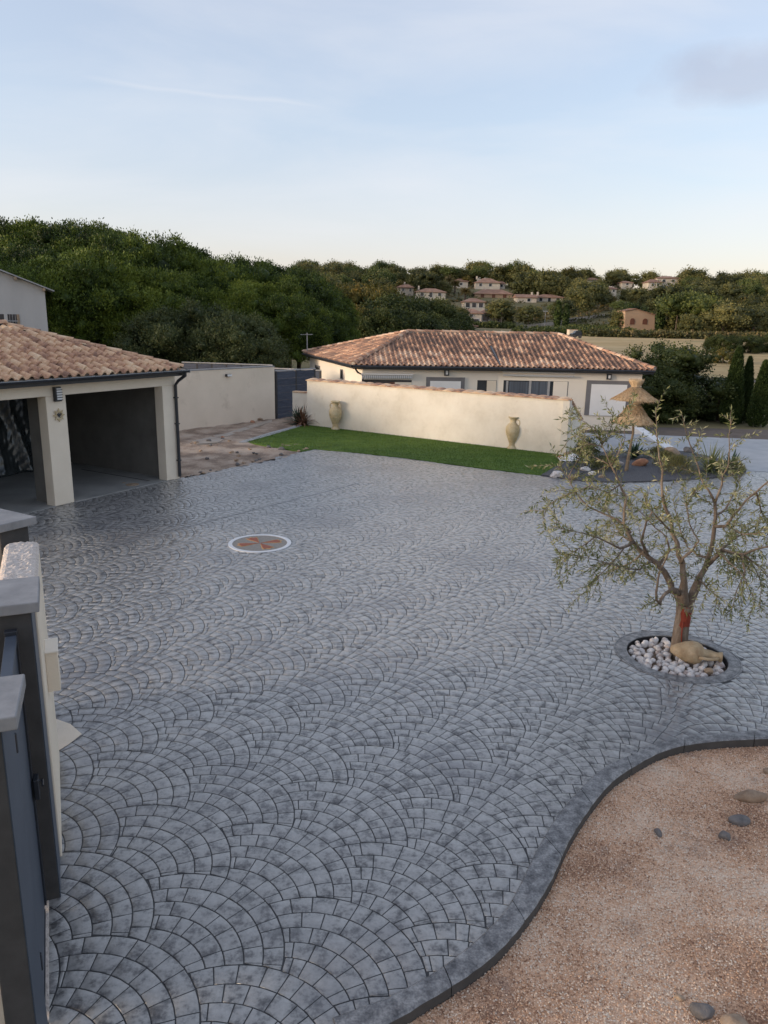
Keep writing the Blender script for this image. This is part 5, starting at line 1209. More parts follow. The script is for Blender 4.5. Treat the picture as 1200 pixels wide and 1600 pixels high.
    cy = [cyp(k) for k in range(2)]
    core = MB(); core.sm = True; core.lathe([(.05, .1), (.28, .6), (.36, 1.6), (.28, 2.8), (.14, 4.0), (.03, 4.7)], 9); core_me = core.mesh('cypress_stem', M['cypress'])
    for k, (px, pyt, pyb, Y, s, lab) in enumerate(((1156, 541, 656, 41, 1.0, 'lit leftmost of the three slender cypresses by the road'), (1173, 556, 657, 41.5, .8, 'middle darker cypress of the three by the road'), (1197, 562, 660, 40, .9, 'rightmost cypress of the three, at the picture edge'))):
        p = D(px, pyt, Y); z0 = float(hgt(p.x, Y)); h = p.z - z0; r = thing('cypress', lab, 'tree', (p.x, Y, z0), k * 2.0, 'cypresses along the road')
        for nm, me in (('trunk', core_me), ('crown', cy[k % 2])): link_mesh(nm, me, r).scale = (s, s, h / 5.15)
    return oakc, autc, tm
OAKC, AUTC, TM = mid_trees()
def on_hill(px, py, dist):
    return D(px, py, dist)
# ------------------------------------------------------------------ far houses
def far_house(px0, px1, yr, ye, yb, Y, label, wall='far_wall', depth=8, roof='hip', wins=(), chim=None, name='house'):
    a, b = D(px0, yb, Y), D(px1, yb, Y); zb = (a.z + b.z) / 2 - 1.5; ze = D((px0 + px1) / 2, ye, Y).z; zr = D((px0 + px1) / 2, yr, Y + depth / 2).z
    off = Vector(((a.x + b.x) / 2, Y + depth / 2, float(hgt((a.x + b.x) / 2, Y)))); r = thing(name, label, 'house', off)
    x0, x1, y0, y1 = a.x, b.x, Y, Y + depth; MB().box(x0, x1, y0, y1, min(zb, off.z - 1), ze).build('wall', M[wall], r, off)
    o = .45; X0, X1, Y0, Y1 = x0 - o, x1 + o, y0 - o, y1 + o; ym = (Y0 + Y1) / 2; ins = min(depth / 2, (X1 - X0) * .35) if roof == 'hip' else 0.0; m = MB(); zl = ze + .02
    m.v = [(X0, Y0, zl), (X1, Y0, zl), (X1, Y1, zl), (X0, Y1, zl), (X0 + ins, ym, zr), (X1 - ins, ym, zr), (X0, Y0, zl - .2), (X1, Y0, zl - .2), (X1, Y1, zl - .2), (X0, Y1, zl - .2)]
    m.f = [(0, 1, 5, 4), (1, 2, 5), (2, 3, 4, 5), (3, 0, 4), (6, 9, 8, 7), (0, 6, 7, 1), (1, 7, 8, 2), (2, 8, 9, 3), (3, 9, 6, 0)]
    rf = m.build('roof', M['far_roof'] if roof != 'slab' else M['tan_wall'], r, off)
    if chim is not None: cx = x0 + (x1 - x0) * chim; MB().box(cx - .3, cx + .3, ym - .3, ym + .3, zr - .5, zr + .8).build('chimney', M['far_wall'], rf, off)
    for (u, v, w_, h_) in wins:      # fractions across, height fraction of centre, metres
        cx = x0 + (x1 - x0) * u; zc = (D((px0 + px1) / 2, yb, Y).z) * (1 - v) + ze * v
        f = MB().box(cx - w_ / 2, cx + w_ / 2, y0 - .06, y0 - .01, zc - h_ / 2, zc + h_ / 2).build('window', M['shutter'] if wall == 'tan_wall' else M['white'], r, off)
        MB().box(cx - w_ / 2 + .1, cx + w_ / 2 - .1, y0 - .09, y0 - .065, zc - h_ / 2 + .1, zc + h_ / 2 - .1).build('pane', M['glass'] if wall != 'tan_wall' else M['shutter'], f, off)
    return r
W3 = [(.2, .5, 1.3, 1.3), (.5, .45, 1.2, 2.0), (.8, .5, 1.3, 1.3)]
far_house(621, 646, 444, 449, 456, 300, 'small pale hip roofed house at the left end of the hillside village', wins=[(.35, .5, 1, 1.2), (.8, .5, 1, 1.4)], chim=.45)
far_house(650, 696, 450.5, 456, 464, 282, 'long terracotta roofed house half hidden below the leftmost village house', wins=W3, chim=.1)
far_house(668, 698, 443.5, 446.5, 452, 322, 'pale house with dark openings just left of the palms', wins=[(.3, .5, 2, 1.3), (.7, .5, 2, 1.3)])
far_house(709, 731, 435.5, 439.5, 448, 335, 'small roof peeping out behind the palms on the crest', wins=[(.5, .5, 1.4, 1.2)])
far_house(743, 781, 435, 441.5, 449, 330, 'large pale house on the crest with chimney at its left', wins=[(.2, .5, 1.3, 1.3), (.6, .5, 1.3, 1.3)], chim=.08)
far_house(778, 789, 439, 443, 450, 332, 'little annex right of the large crest house', wins=[(.5, .5, 1.2, 1.2)])
far_house(742, 800, 452, 459, 466, 296, 'wide brownish house in two levels below the crest house', wall='tan_wall', wins=W3, chim=.3)
far_house(724, 757, 466, 471.5, 482, 252, 'white house with dark upper windows in mid village', wins=[(.2, .5, 1.5, 1.6), (.5, .5, 1.5, 1.6), (.82, .5, 1.5, 1.6)])
far_house(720, 752, 482.5, 489, 505, 203, 'cream two storey house with wide picture window, lower village', wins=[(.7, .2, 2.0, 1.3), (.3, .25, 1.2, 1.1), (.5, .75, 1.0, .8)])
far_house(750, 784, 483, 489, 506, 206, 'wing with loggia adjoining the cream two storey house on its right', wins=[(.25, .55, 1.8, 1.8), (.75, .5, 1.8, 1.8)])
far_house(716, 744, 504, 509, 519, 190, 'low cream outbuilding with terracotta roof in front of the two storey house', wins=[(.3, .45, 1.0, 1.0)])
far_house(808, 838, 460, 464.5, 472, 280, 'white gabled left half of the long hillside house', roof='gable', wins=[(.6, .45, 1.2, 1.2)], chim=.85)
far_house(836, 880, 460, 464.5, 472, 284, 'long right half of the hillside house partly behind bushes', roof='hip', wins=W3, chim=.15)
far_house(1026, 1062, 431.5, 434.5, 443, 352, 'pale upper block of the villa standing on the right skyline', wins=[(.3, .5, 1.4, 1.3), (.7, .5, 1.4, 1.3)])
far_house(1013, 1034, 436.5, 441, 448, 345, 'low left wing of the villa on the right skyline', wins=[(.3, .45, 1.2, 1.2), (.7, .45, 1.2, 1.2)])
far_house(954, 963, 448, 451, 458, 300, 'tiny pink house among the trees right of the crest', wins=[(.5, .5, .9, 1.0)])
far_house(918, 936, 434, 437, 442, 358, 'brown roof just above the treetops in the middle of the skyline', wins=[(.5, .5, 1.2, 1.0)])
far_house(972, 988, 439, 441.5, 446, 352, 'small roof among treetops left of the skyline villa', wins=[(.5, .5, 1.2, 1.0)])
def cottage():
    Y = 178.0; pr = [D(x, y, Y) for x, y in ((976, 524), (977, 486.5), (993, 483), (1023, 492.5), (1022.5, 524))]; base = D(1000, 509, Y)
    r = thing('cottage', 'tan rendered cottage with two brown arched shutters above the field', 'house', base); off = r.location; n = len(pr)
    m = MB(); m.v = [(p.x, Y, p.z) for p in pr] + [(p.x, Y + 6, p.z) for p in pr]; m.f = [tuple(range(n - 1, -1, -1)), tuple(range(n, 2 * n))] + [(i, (i + 1) % n, (i + 1) % n + n, i + n) for i in range(n)]; m.build('wall', M['tan_wall'], r, off)
    for a, b in ((pr[1], pr[2]), (pr[2], pr[3])): MB().hexa([(a.x - .1, Y - .2, a.z + .03), (b.x + .1, Y - .2, b.z + .03), (b.x + .1, Y + 6.2, b.z + .03), (a.x - .1, Y + 6.2, a.z + .03), (a.x - .1, Y - .2, a.z + .17), (b.x + .1, Y - .2, b.z + .17), (b.x + .1, Y + 6.2, b.z + .17), (a.x - .1, Y + 6.2, a.z + .17)]).build('roof', M['far_roof'], r, off)
    for x0, x1, y0, y1 in ((985, 991, 497, 507), (1004.5, 1011, 497.5, 507)):
        a, b = D(x0, y0, Y), D(x1, y1, Y); w = (b.x - a.x) / 2; cx = (a.x + b.x) / 2; h = a.z - w - b.z
        poly = [(-w, 0), (w, 0), (w, h)] + [(w * math.cos(t), h + w * math.sin(t)) for t in (.5, 1.0, 1.57, 2.14, 2.64)] + [(-w, h)]
        m = MB(); m.prism(poly, 0, .06); m.v = [(cx + v[0], Y - .01 - v[2], b.z + v[1]) for v in m.v]; m.build('arched_shutter', M['shutter'], r, off)
cottage()
def far_bits():
    # solar panels on the wing
    p0, p1 = D(758, 484.6, 207), D(774, 488.2, 206); 
    r = thing('solar_panels', 'dark solar panels on the roof of the loggia wing', 'solar panels', (p0.x, p0.y, p0.z)); off = r.location; w = (p1.x - p0.x) / 3
    zA, zB = D(766, 489.2, 206).z + .45, D(766, 484.0, 209.5).z + .25
    for k in range(3): MB().hexa([(p0.x + w * k + .05, 206.4, zA), (p0.x + w * (k + 1) - .05, 206.4, zA), (p0.x + w * (k + 1) - .05, 209.0, zB), (p0.x + w * k + .05, 209.0, zB), (p0.x + w * k + .05, 206.4, zA + .08), (p0.x + w * (k + 1) - .05, 206.4, zA + .08), (p0.x + w * (k + 1) - .05, 209.0, zB + .08), (p0.x + w * k + .05, 209.0, zB + .08)]).build('panel', M['glass'], r, off)
    # roadside walls climbing the hill
    for (x0, y0, x1, y1, Y0, Y1, h, lab) in ((788, 512, 862, 503, 196, 205, 1.6, 'long grey retaining wall right of the lower village house'), (842, 508, 902, 495, 205, 222, 1.4, 'pale road wall climbing past the lamp post'), (898, 497, 945, 490, 222, 240, 1.3, 'pale road wall beyond the climbing one, left of the cottage'), (905, 516, 952, 512, 180, 184, 1.0, 'low pale wall in the scrub left of the tan cottage')):
        a, b = D(x0, y0, Y0), D(x1, y1, Y1); w = MB(); n = Vector((0, .4, 0)); dz = Vector((0, 0, -h - 3)); w.hexa([a + dz, b + dz, b + n + dz, a + n + dz, a, b, b + n, a + n]); c = (a + b) / 2
        off = Vector((c.x, c.y, float(hgt(c.x, c.y)))); o = w.build('retaining_wall', M['dust'], None, off); o.location = off; setp(o, lab, 'wall')
    p, q = D(851, 508, 200), D(851, 487, 200); r = thing('street_lamp', 'thin grey street lamp standing by the climbing road wall', 'street lamp', (p.x, 200, p.z)); off = r.location
    MB().tube([(p.x, 200, p.z - 2), (p.x, 200, q.z)], .07, 6).build('pole', M['rail'], r, off); MB().box(p.x - .6, p.x + .5, 199.8, 200.2, q.z, q.z + .22).build('lamp_head', M['rail'], r, off)
    # white trailer and dark car at the field edge
    a, b = D(889, 526.5, 140), D(902, 526.5, 140); z0 = a.z; t = thing('box_trailer', 'small white box trailer parked at the edge of the dry field', 'trailer', ((a.x + b.x) / 2, 140, z0)); off = t.location
    MB().box(a.x, b.x, 140, 142.0, z0 + .35, z0 + 1.25).build('body', M['far_wall'], t, off, bevel=.05); MB().box(a.x - .05, b.x + .05, 139.95, 142.05, z0 + 1.252, z0 + 1.33).build('roof', M['tan_wall'], t, off)
    for x in (a.x + .3, b.x - .3): MB().lathe([(0, -.09), (.3, -.09), (.3, .09), (0, .09)], 14, Matrix.Translation((x, 139.95, z0 + .3)) @ Matrix.Rotation(R(90), 4, 'X')).build('wheel', M['dark_post'], t, off)
    a, b = D(894, 528.5, 134), D(909, 528.5, 134); z0 = a.z; t = thing('parked_car', 'dark estate car parked in front of the white box trailer', 'car', ((a.x + b.x) / 2, 134, z0)); off = t.location; L = b.x - a.x; x = a.x
    m = MB(); sec = [(0, .35), (0, .75), (.08, .85), (.24, .88), (.36, 1.25), (.80, 1.27), (.95, .90), (1, .85), (1, .35)]; n = len(sec)
    m.v = [(x + u * L, 134, z0 + z) for u, z in sec] + [(x + u * L, 135.6, z0 + z) for u, z in sec]; m.f = [tuple(range(n)), tuple(range(2 * n - 1, n - 1, -1))] + [(i, i + n, (i + 1) % n + n, (i + 1) % n) for i in range(n)]
    m.build('body', M['car_dark'], t, off, bevel=.05); MB().box(x + L * .38, x + L * .80, 133.98, 133.996, z0 + .9, z0 + 1.18).build('side_window', M['glass'], t, off)
    for u in (.2, .8): MB().lathe([(0, -.08), (.3, -.08), (.3, .08), (0, .08)], 14, Matrix.Translation((x + u * L, 134.0, z0 + .3)) @ Matrix.Rotation(R(90), 4, 'X')).build('wheel', M['dark_post'], t, off)
    # palms
    def palm(px, py, Y, lab):
        p = D(px, py, Y); z0 = float(hgt(p.x, Y)); h = p.z - z0; r = thing('palm_tree', lab, 'palm', (p.x, Y, z0)); MB().tube([(0, 0, -.5), (.1, 0, h)], [.35, .28], 8).build('trunk', M['trunk'], r)
        rng = np.random.default_rng(int(px)); n = 420; a = rng.uniform(0, 6.28, n); e = rng.uniform(-.9, 1.0, n); A = unit(np.c_[np.cos(a), np.sin(a), e]); P = np.zeros((n, 3)) + [.1, 0, h]; V, F = leaf_quads(P, A, perp(A, rng), rng.uniform(1.5, 2.8, n), rng.uniform(.06, .14, n))
        link_mesh('crown', np_mesh('palm_crown', V, F, M['palm'], np.repeat(rng.normal(0, .2, n), 4)), r)
    palm(702, 438, 318, 'taller palm tree among the village houses'); palm(711, 443, 312, 'shorter palm tree right of the taller palm'); palm(727, 455, 275, 'palm tree beside the white village house')
far_bits()

# ------------------------------------------------------------------ trees of the far hillside
def hill_trees():
    fo = [crown('hill_oak_crown', 'oak_far', 4.2, 4.2, 3.4, 34, 1.25, 2600, .52, .19, 300 + k, low=-.7, up=.2, jitter=.9, core=.82) for k in range(4)]
    fp = [crown('hill_pine_crown', 'pine_far', 4.6, 4.6, 2.4, 34, 1.1, 2600, .5, .16, 310 + k, low=-.3, up=.6, jitter=.6, core=.82) for k in range(2)]
    fa = [crown('hill_yellow_crown', 'autumn', 3.4, 3.4, 2.6, 26, 1.1, 2000, .48, .17, 320 + k, low=-.7, up=.2, jitter=.9, core=.8) for k in range(2)]
    tk = trunk_mesh('hill_trunk', 3, .25, limbs=3, spread=1.4, seed=50)
    # boxes in the picture kept clear so that houses, road and field show (x0,x1,y lowest tree top allowed, distance of the thing)
    keep = [(618, 700, 443, 464, 282), (706, 800, 434, 452, 330), (740, 802, 452, 466, 296), (722, 759, 466, 482, 252), (715, 788, 482, 520, 188), (806, 882, 459, 472, 280), (1012, 1064, 431, 448, 344), (952, 965, 447, 458, 300), (916, 938, 433, 439, 358), (970, 990, 438, 443, 352), (974, 1026, 484, 510, 176), (790, 866, 502, 512, 196), (845, 905, 496, 508, 205), (900, 946, 490, 498, 222), (846, 856, 486, 508, 200), (884, 912, 512, 532, 134)]
    rnd = random.Random(9); placed = []
    kinds = [(fo, 'dark green oak in the woods covering the far hillside', 'oaks of the far hillside', 'hill_oak', 3.9, 1), (fp, 'flat topped stone pine on the far hillside', 'stone pines of the far hillside', 'hill_pine', 3.1, 1), (fa, 'yellow green tree on the far hillside', 'yellowing trees of the far hillside', 'hill_tree', 3.1, 1)]
    def blocked(px, pyt, Y, wpx, pyb):
        for x0, x1, y0, y1, d in keep:
            if Y < d + 4 and px + wpx * .95 > x0 and px - wpx * .95 < x1 and pyt < y1 - 1 and pyb > y0: return True
        return False
    count = 0
    def add(px, Y, s, kind, force=False):
        nonlocal count
        d = ray(px, 500); X = d.x * Y / d.y; z0 = float(hgt(X, Y)); fam, lab, grp, nm, hs, _ = kinds[kind]
        tr = {0: 1.2, 1: 4.2, 2: .9}[kind] * s; top = z0 + tr + hs * 2 * s * .93
        # projected extents
        w = Y * _cp - (top - CAM_H) * _sp; py = lambda z: 800 - FPX * (Y * _sp + (z - CAM_H) * _cp) / (Y * _cp - (z - CAM_H) * _sp) + (px - 600) * .0197
        wpx = 4.2 * s * FPX / Y
        if not force and blocked(px, py(top), Y, wpx, py(z0)): return
        if any(math.hypot(X - a, Y - b) < (s + c) * 2.3 for a, b, c in placed): return
        placed.append((X, Y, s)); count += 1
        r = thing(nm, lab, 'tree', (X, Y, z0), rnd.uniform(0, 6.28), grp); t = link_mesh('trunk', tk, r); t.scale = (s, s, (tr + hs * s * .5) / 3); c = link_mesh('crown', rnd.choice(fam), r); c.location = (0, 0, tr + hs * s * .93); c.scale = (s * rnd.uniform(.9, 1.15), s * rnd.uniform(.9, 1.15), s * rnd.uniform(.85, 1.15))
    for k in range(2600):
        if count >= 288: break
        px = rnd.uniform(455, 1235); Y = rnd.choice([rnd.uniform(330, 392), rnd.uniform(250, 335), rnd.uniform(195, 280), rnd.uniform(157, 215)])
        if px < 700 and Y < 215: continue
        u = rnd.random(); kind = 0 if u < .72 else (1 if u < .84 else 2); s = rnd.uniform(.62, 1.12) * (1.0 if Y > 230 else .72)
        add(px, Y, s, kind)
    # single trees that stand out
    for px, py, Y, s, kind, lab in ((1062, 462, 168, .95, 1, 'left of two tall stone pines standing right of the tan cottage'), (1090, 462, 166, 1.0, 1, 'right of two tall stone pines standing right of the tan cottage'), (1125, 520, 112, 0.48, 0, 'isolated oak in the field above the cypresses'), (1140, 522, 110, 0.39, 0, 'smaller oak touching the isolated field oak'), (1172, 521, 112, 0.47, 0, 'left oak of the pair at the right end of the field'), (1196, 520, 114, 0.48, 0, 'right oak of the pair at the right end of the field'), (1132, 545, 92, .38, 2, 'small yellowish tree on the lower field bank'), (855, 425, 300, 1.5, 0, 'tall dense tree on the crest right of the village'), (822, 427, 305, 1.3, 0, 'dense crest tree next to the large village house')):
        p = D(px, py, Y); z0 = float(hgt(p.x, Y)); fam, _, _, nm, hs, _ = kinds[kind]; h = p.z - z0; r = thing(nm, lab, 'tree', (p.x, Y, z0), px); cc = h - hs * s * .95; fam = OAKC if kind == 0 and Y < 120 else fam
        t = link_mesh('trunk', tk, r); t.scale = (s * .8, s * .8, max(.25, cc / 3)); c = link_mesh('crown', fam[0], r); c.location = (0, 0, cc); c.scale = (s, s, s)
    # small cypresses by the road wall
    m = MB(); m.sm = True; rng = np.random.default_rng(4); n = 700; t = rng.random(n); a = rng.uniform(0, 6.28, n); rr = .8 * np.sin(np.pi * (t * .9 + .08)) ** .6; P_ = np.c_[rr * np.cos(a), rr * np.sin(a), t * 7]; A_ = unit(np.c_[np.zeros(n), np.zeros(n), np.ones(n)] + rng.normal(0, .3, (n, 3))); V, F = leaf_quads(P_, A_, perp(A_, rng), np.full(n, .7), np.full(n, .22))
    cme = np_mesh('far_cypress_crown', V, F, M['cypress'], np.repeat(rng.normal(0, .2, n), 4))
    for px, Y, s, lab in ((871, 192, .95, 'left small dark cypress in front of the road wall'), (884, 190, .85, 'right small dark cypress in front of the road wall'), (1032, 172, 1.0, 'thin cypress behind the tan cottage')):
        d = ray(px, 500); X = d.x * Y / d.y; r = thing('cypress', lab, 'tree', (X, Y, float(hgt(X, Y)))); link_mesh('crown', cme, r).scale = (s, s, s); link_mesh('trunk', tk, r).scale = (.5, .5, 1.2)
    print('hill trees', count)
    # undergrowth: one uncountable mass of scrub clumps
    rng = np.random.default_rng(12); n = 2600; Y = rng.uniform(153, 385, n); px = rng.uniform(430, 1260, n); X = (px - 600) / 1180 * Y * 1.02; Z = hgt(X, Y)
    pyb = 800 - FPX * (Y * _sp + (Z + 1.6 - CAM_H) * _cp) / (Y * _cp - (Z - CAM_H) * _sp) + (px - 600) * .0197; ok = np.ones(n, bool)
    for x0, x1, y0, y1, d in keep: ok &= ~((px > x0 - 2) & (px < x1 + 2) & (pyb < y1) & (pyb > y0 - 4) & (Y < d + 10))
    X, Y, Z = X[ok], Y[ok], Z[ok]; n = len(X)
    per = 26; idx = np.repeat(np.arange(n), per); N_ = n * per; rs = rng.uniform(.5, 1.3, n); dd = unit(rng.normal(0, 1, (N_, 3))); dd[:, 2] = np.abs(dd[:, 2]); Pp = np.c_[X, Y, Z][idx] + dd * rs[idx][:, None] * np.array([1.3, 1.3, .8]); A_ = unit(dd + rng.normal(0, .8, (N_, 3)))
    V, F = leaf_quads(Pp, A_, perp(A_, rng), rng.uniform(.4, .9, N_), rng.uniform(.16, .34, N_)); tint = np.repeat(rng.normal(0, .3, n)[idx] + rng.normal(0, .12, N_), 4)
    setp(link_mesh('undergrowth', np_mesh('undergrowth', V, F, M['shrub_far'], tint)), 'mixed green and ochre scrub covering the slopes between the hillside trees', 'undergrowth', kind='stuff')
    # garden hedges and shrubs between the road walls and the field
    n = 900; px = rng.uniform(690, 965, n); Y = rng.uniform(154, 198, n); X = (px - 600) / 1180 * Y * 1.02; Z = hgt(X, Y); pyb = 800 - FPX * (Y * _sp + (Z + 1.4 - CAM_H) * _cp) / (Y * _cp - (Z - CAM_H) * _sp) + (px - 600) * .0197; ok = np.ones(n, bool)
    for x0, x1, y0, y1, d in keep: ok &= ~((px > x0 - 2) & (px < x1 + 2) & (pyb < y1 - 2) & (pyb > y0 - 4) & (Y < d + 2))
    X, Y, Z = X[ok], Y[ok], Z[ok]; n = len(X); per = 60; idx = np.repeat(np.arange(n), per); N_ = n * per; rs = rng.uniform(.5, 1.5, n); dd = unit(rng.normal(0, 1, (N_, 3))); dd[:, 2] = np.abs(dd[:, 2]); Pp = np.c_[X, Y, Z][idx] + dd * rs[idx][:, None]
    A_ = unit(dd + rng.normal(0, .8, (N_, 3))); V, F = leaf_quads(Pp, A_, perp(A_, rng), rng.uniform(.3, .6, N_), rng.uniform(.10, .22, N_)); setp(link_mesh('garden_shrubbery', np_mesh('garden_shrubbery', V, F, M['oak'], np.repeat(rng.normal(.1, .25, n)[idx] + rng.normal(0, .12, N_), 4))), 'dense green shrubbery below the road walls and village houses', 'shrubbery', kind='stuff')
    # hedge line at the top of the field
    n = 700; px = rng.uniform(905, 1230, n); Y = rng.uniform(151, 158, n); X = (px - 600) / 1180 * Y * 1.02; Z = hgt(X, Y); per = 40; idx = np.repeat(np.arange(n), per); N_ = n * per; rs = rng.uniform(.5, 1.3, n); dd = unit(rng.normal(0, 1, (N_, 3))); dd[:, 2] = np.abs(dd[:, 2]); Pp = np.c_[X, Y, Z][idx] + dd * rs[idx][:, None]
    A_ = unit(dd + rng.normal(0, .8, (N_, 3))); V, F = leaf_quads(Pp, A_, perp(A_, rng), rng.uniform(.3, .7, N_), rng.uniform(.12, .25, N_)); setp(link_mesh('field_hedge', np_mesh('field_hedge', V, F, M['shrub_far'], np.repeat(rng.normal(0, .3, n)[idx] + rng.normal(0, .12, N_), 4))), 'low brown green hedge scrub along the top of the dry field', 'hedge', kind='stuff')
M['shrub_far'] = foliage('scrub_leaves', [(0, (.05, .055, .02)), (.5, (.115, .11, .04)), (1, (.23, .17, .075))], trans=.15, scale=.05)
hill_trees()

# ------------------------------------------------------------------ thatched parasol
def parasol():
    Y = 23.2; p = G(977, 736, .03); Y = p.y; r = thing('straw_parasol', 'two tiered straw parasol on a wooden pole in the rockery', 'parasol', (p.x, p.y, .03)); off = r.location
    top = D(991, 600, Y)
    MB().tube([(p.x, p.y, 0), (p.x + .12, p.y, 1.2), (top.x, p.y, top.z - .05)], [.040, .036, .03], 8).build('pole', M['wood'], r, off)
    MB().tube([(p.x + .10, p.y + .12, 0), (p.x + .15, p.y + .1, 1.3)], [.026, .022], 6).build('second_pole', M['wood'], r, off)
    z_ = lambda y: D(988, y, Y).z; cx = lambda x: D(x, 640, Y).x; s = Y / 1180 * 1.05
    for nm, xc, yb, yn, yt, rb, rn, rt in (('upper_tier', 990.0, 624, 605, 593, 32, 5.5, 12.5), ('lower_tier', 991, 660, 632, 620, 30, 7.0, 14.0)):
        x = cx(xc); zb, zn, zt = z_(yb), z_(yn), z_(yt); Rb, Rn, Rt = rb * s, rn * s, rt * s
        m = MB(); m.sm = True; prof = [(Rb * .96, zb - .02), (Rb, zb + .005), (Rb * .72, zb + (zn - zb) * .34), (Rb * .42, zb + (zn - zb) * .66), (Rn * 1.15, zn), (Rn * 1.25, zn + .04), (Rt * .9, zt - .03), (Rt * .8, zt)]
        b = len(m.v); n = 40
        m.lathe([(a, z) for a, z in prof], n, Matrix.Translation((x, Y, 0))); m.f = [f for f in m.f if len(f) == 4 or f[0] > n]; tier = m.build(nm, M['straw'], r, off)
        rng = np.random.default_rng(int(yb)); k = 3800; a = rng.uniform(0, 6.283, k); t = rng.random(k)
        R1 = np.interp(t, [0, .5, 1], [Rb * 1.0, Rb * .55, Rn * 1.1]); Z1 = np.interp(t, [0, .5, 1], [zb, zb + (zn - zb) * .52, zn]); P_ = np.c_[x + R1 * np.cos(a), Y + R1 * np.sin(a), Z1 + .012]
        sl = (zn - zb) / (Rb - Rn); A_ = unit(np.c_[np.cos(a), np.sin(a), np.full(k, -sl)] + rng.normal(0, .09, (k, 3))); V, F = leaf_quads(P_, A_, perp(A_, rng), rng.uniform(.05, .16, k), rng.uniform(.002, .005, k))
        k2 = 1200; a = rng.uniform(0, 6.283, k2); q = rng.uniform(.2, 1, k2); P2 = np.c_[x + Rn * q * np.cos(a), Y + Rn * q * np.sin(a), np.full(k2, zn)]; T2 = np.c_[x + Rt * q * np.cos(a), Y + Rt * q * np.sin(a), zt + rng.uniform(-.04, .05, k2)]; A2 = unit(T2 - P2); V2, F2 = leaf_quads(P2, A2, perp(A2, rng), np.linalg.norm(T2 - P2, axis=1), np.full(k2, .005))
        V = np.concatenate([V, V2]) - np.array(off); F = np.concatenate([F, F2 + len(F) * 4]); o = link_mesh('straw', np_mesh('straw', V, F, M['straw'], np.repeat(rng.normal(0, .22, k + k2), 4)), tier); o['kind'] = 'stuff'
        m = MB(); m.sm = True; m.lathe([(Rn * 1.2, zn - .02), (Rn * 1.35, zn), (Rn * 1.2, zn + .02)], 16, Matrix.Translation((x, Y, 0))); m.build('binding', M['wood'], tier, off)
parasol()

# ------------------------------------------------------------------ rockery plants and stones
def rosette(name, label, cat, loc, mt, n, L, w, droop, up, seed, group=None, nseg=4):
    """sword leaves as folded strips; each leaf is a part when few, else one mesh"""
    rnd = random.Random(seed); r = thing(name, label, cat, loc, 0, group)
    for k in range(n):
        a = 2.4 * k + rnd.uniform(-.3, .3); e = up * (1 - k / n) + rnd.uniform(-.1, .15); l = L * rnd.uniform(.75, 1.1) ; d = Vector((math.cos(a) * math.cos(e), math.sin(a) * math.cos(e), math.sin(e))); side = Vector((-math.sin(a), math.cos(a), 0)); p = Vector((math.cos(a) * .03, math.sin(a) * .03, .02)); V = []
        for s in range(nseg + 1):
            t = s / nseg; ww = w * (math.sin(math.pi * (.18 + .82 * t)) ** .8 if t < 1 else .02); nrm = side.cross(d).normalized()
            V += [tuple(p - side * ww), tuple(p + nrm * -.25 * ww), tuple(p + side * ww)]
            p = p + d * l / nseg; d = (d + Vector((0, 0, -droop / nseg))).normalized()
        F = [(3 * s + i, 3 * s + i + 1, 3 * s + 4 + i, 3 * s + 3 + i) for s in range(nseg) for i in range(2)]
        m = MB(); m.v = V; m.f = F; m.sm = True; me = m.mesh('leaf', M[mt]); at = me.attributes.new('tint', 'FLOAT', 'POINT'); at.data.foreach_set('value', [rnd.gauss(0, .25)] * len(V)); link_mesh('leaf', me, r)
    return r
def shrub(name, label, loc, mt, rx, rz, n, ll, lw, seed, group=None, up=.8):
    rng = np.random.default_rng(seed); a = rng.uniform(0, 6.283, n); e = rng.uniform(0, 1.5, n); q = rng.uniform(.25, 1, n) ** .6; dd = np.c_[np.cos(a) * np.cos(e), np.sin(a) * np.cos(e), np.sin(e)]; P = dd * q[:, None] * np.array([rx, rx, rz]); A = unit(dd + np.array([0, 0, up]) + rng.normal(0, .5, (n, 3))); V, F = leaf_quads(P, A, perp(A, rng), rng.uniform(.6, 1.3, n) * ll, rng.uniform(.7, 1.3, n) * lw)
    r = thing(name, label, 'shrub', loc, 0, group); link_mesh('foliage', np_mesh('foliage', V, F, M[mt], np.repeat(rng.normal(0, .25, n), 4)), r)['kind'] = 'stuff'
    m = MB(); rr = random.Random(seed)
    for k in range(7): aa = rr.uniform(0, 6.28); m.tube([(0, 0, 0), (math.cos(aa) * rx * .35, math.sin(aa) * rx * .35, rz * .4), (math.cos(aa) * rx * .7, math.sin(aa) * rx * .7, rz * .8)], [.012, .009, .004], 4)
    m.build('stems', M['bark'], r)
def gp(x, y, z=.035): return G(x, y, z)
rosette('agave', 'dark green agave with stiff leaves at the foot of the straw parasol', 'agave', gp(990, 716), 'agave', 34, .62, .045, .5, 1.35, 1)
rosette('agave', 'dark spiky agave at the right tip of the rockery', 'agave', gp(1142, 733), 'agave', 34, .60, .04, .5, 1.35, 2)
rosette('agave', 'small dark agave half hidden left of the parasol pole', 'agave', gp(955, 728), 'agave', 22, .35, .03, .5, 1.3, 3)
rosette('yucca', 'tall yellow green yucca clump in the right half of the rockery', 'yucca', gp(1108, 737), 'yucca', 90, .95, .016, .9, 1.5, 4, nseg=5)
rosette('yucca', 'lower yucca fan just right of the tall yucca', 'yucca', gp(1122, 738), 'yucca', 60, .75, .014, .9, 1.45, 5, nseg=5)
shrub('lavender_shrub', 'ochre green feathery shrub left of the tall yucca', gp(1060, 738), 'shrub', .55, .50, 2600, .09, .006, 6)
shrub('lavender_shrub', 'second feathery shrub between the rust rock and the first one', gp(1040, 727), 'shrub', .42, .42, 1800, .09, .006, 7)
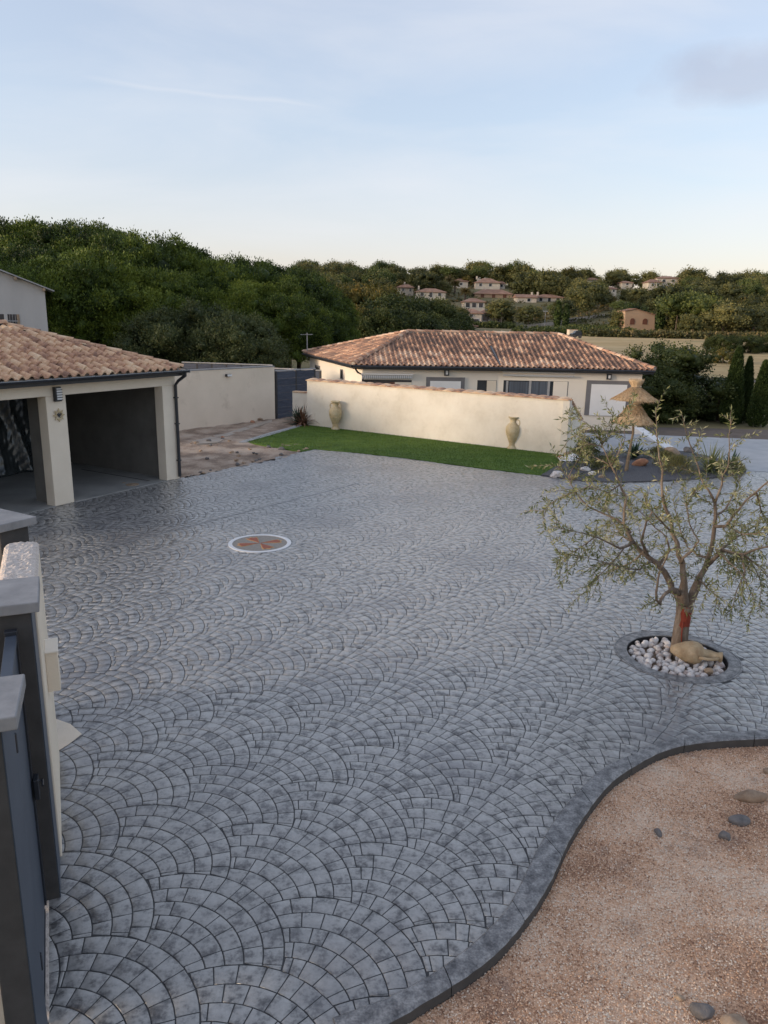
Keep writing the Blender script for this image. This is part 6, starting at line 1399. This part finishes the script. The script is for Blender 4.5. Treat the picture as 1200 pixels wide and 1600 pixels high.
shrub('lavender_shrub', 'low greenish shrub around the pale rock in the rockery', gp(945, 733), 'shrub', .45, .38, 1800, .08, .006, 8)
shrub('lavender_shrub', 'small shrub at the outermost right tip behind the agave', gp(1150, 737), 'shrub', .25, .25, 900, .08, .006, 9)
shrub('lavender_shrub', 'tall twiggy shrub in front of the shaded wall end', gp(915, 732), 'grey_leaf', .5, .95, 2600, .07, .010, 10)
shrub('lavender_shrub', 'greenish shrub below the house wing wall', gp(1025, 715), 'shrub', .4, .35, 1500, .08, .006, 11)
for k, (x, y, s, mt, lab) in enumerate([(1000, 727, .26, 'rock_rust', 'rust coloured rock below the parasol'), (962, 728, .22, 'stone_white', 'pale rounded rock left of the rust coloured rock'), (1076, 706, .22, 'rock_grey', 'dark rock at the back edge of the rockery'), (1050, 709, .30, 'rock_tan', 'long tan rock at the rear of the rockery'), (888, 711, .16, 'rock_tan', 'tan stone at the foot of the cream wall corner'), (876, 716, .12, 'rock_rust', 'small reddish stone at the lawn tip'),
        (869, 744, .20, 'stone_white', 'flat white stone at the front left rim of the rockery'), (914, 735, .16, 'stone_white', 'white stone in the slate left of the twiggy shrub'), (925, 742, .13, 'stone_white', 'white stone nearest the drive'), (940, 746, .10, 'rock_tan', 'small tan stone on the front rim of the slate'), (895, 748, .12, 'rock_tan', 'tan edging stone in front of the slate')]):
    p = gp(x, y); rock('rockery_stone', lab, 'stone', (p.x, p.y, .035 + s * .25), (s, s * .7, s * .55), mt, 80 + k, 'stones of the rockery', 0)
# crumpled white cover at the wall corner
def cover():
    p = gp(893, 719); r = thing('crumpled_sheet', 'crumpled white plastic sheet beside the end of the cream wall', 'sheet', p); nx = 22; V = []
    rng = np.random.default_rng(3)
    for j in range(nx + 1):
        for i in range(nx + 1):
            x, y = -.42 + .84 * i / nx, -.3 + .6 * j / nx; q = max(0, 1 - (x * x / .17 + y * y / .09)); V.append((x, y, .01 + .16 * q * (1 + .5 * math.sin(x * 13 + y * 9)) + rng.uniform(0, .03)))
    F = [(j * (nx + 1) + i, j * (nx + 1) + i + 1, (j + 1) * (nx + 1) + i + 1, (j + 1) * (nx + 1) + i) for j in range(nx) for i in range(nx)]; link_mesh('sheet', np_mesh('sheet', V, F, M['white'], smooth=False), r)
cover()
# shrub with a dead skirt by the left end of the cream wall
rosette('yucca', 'leafy green shrub with brown dead skirt left of the cream wall', 'shrub', G(466, 663), 'agave', 60, .75, .035, .9, 1.5, 12)
rosette('dry_shrub', 'brown withered plant against the left corner of the cream wall', 'shrub', G(474, 665), 'dead_leaf', 60, .95, .03, 1.4, 1.5, 13)
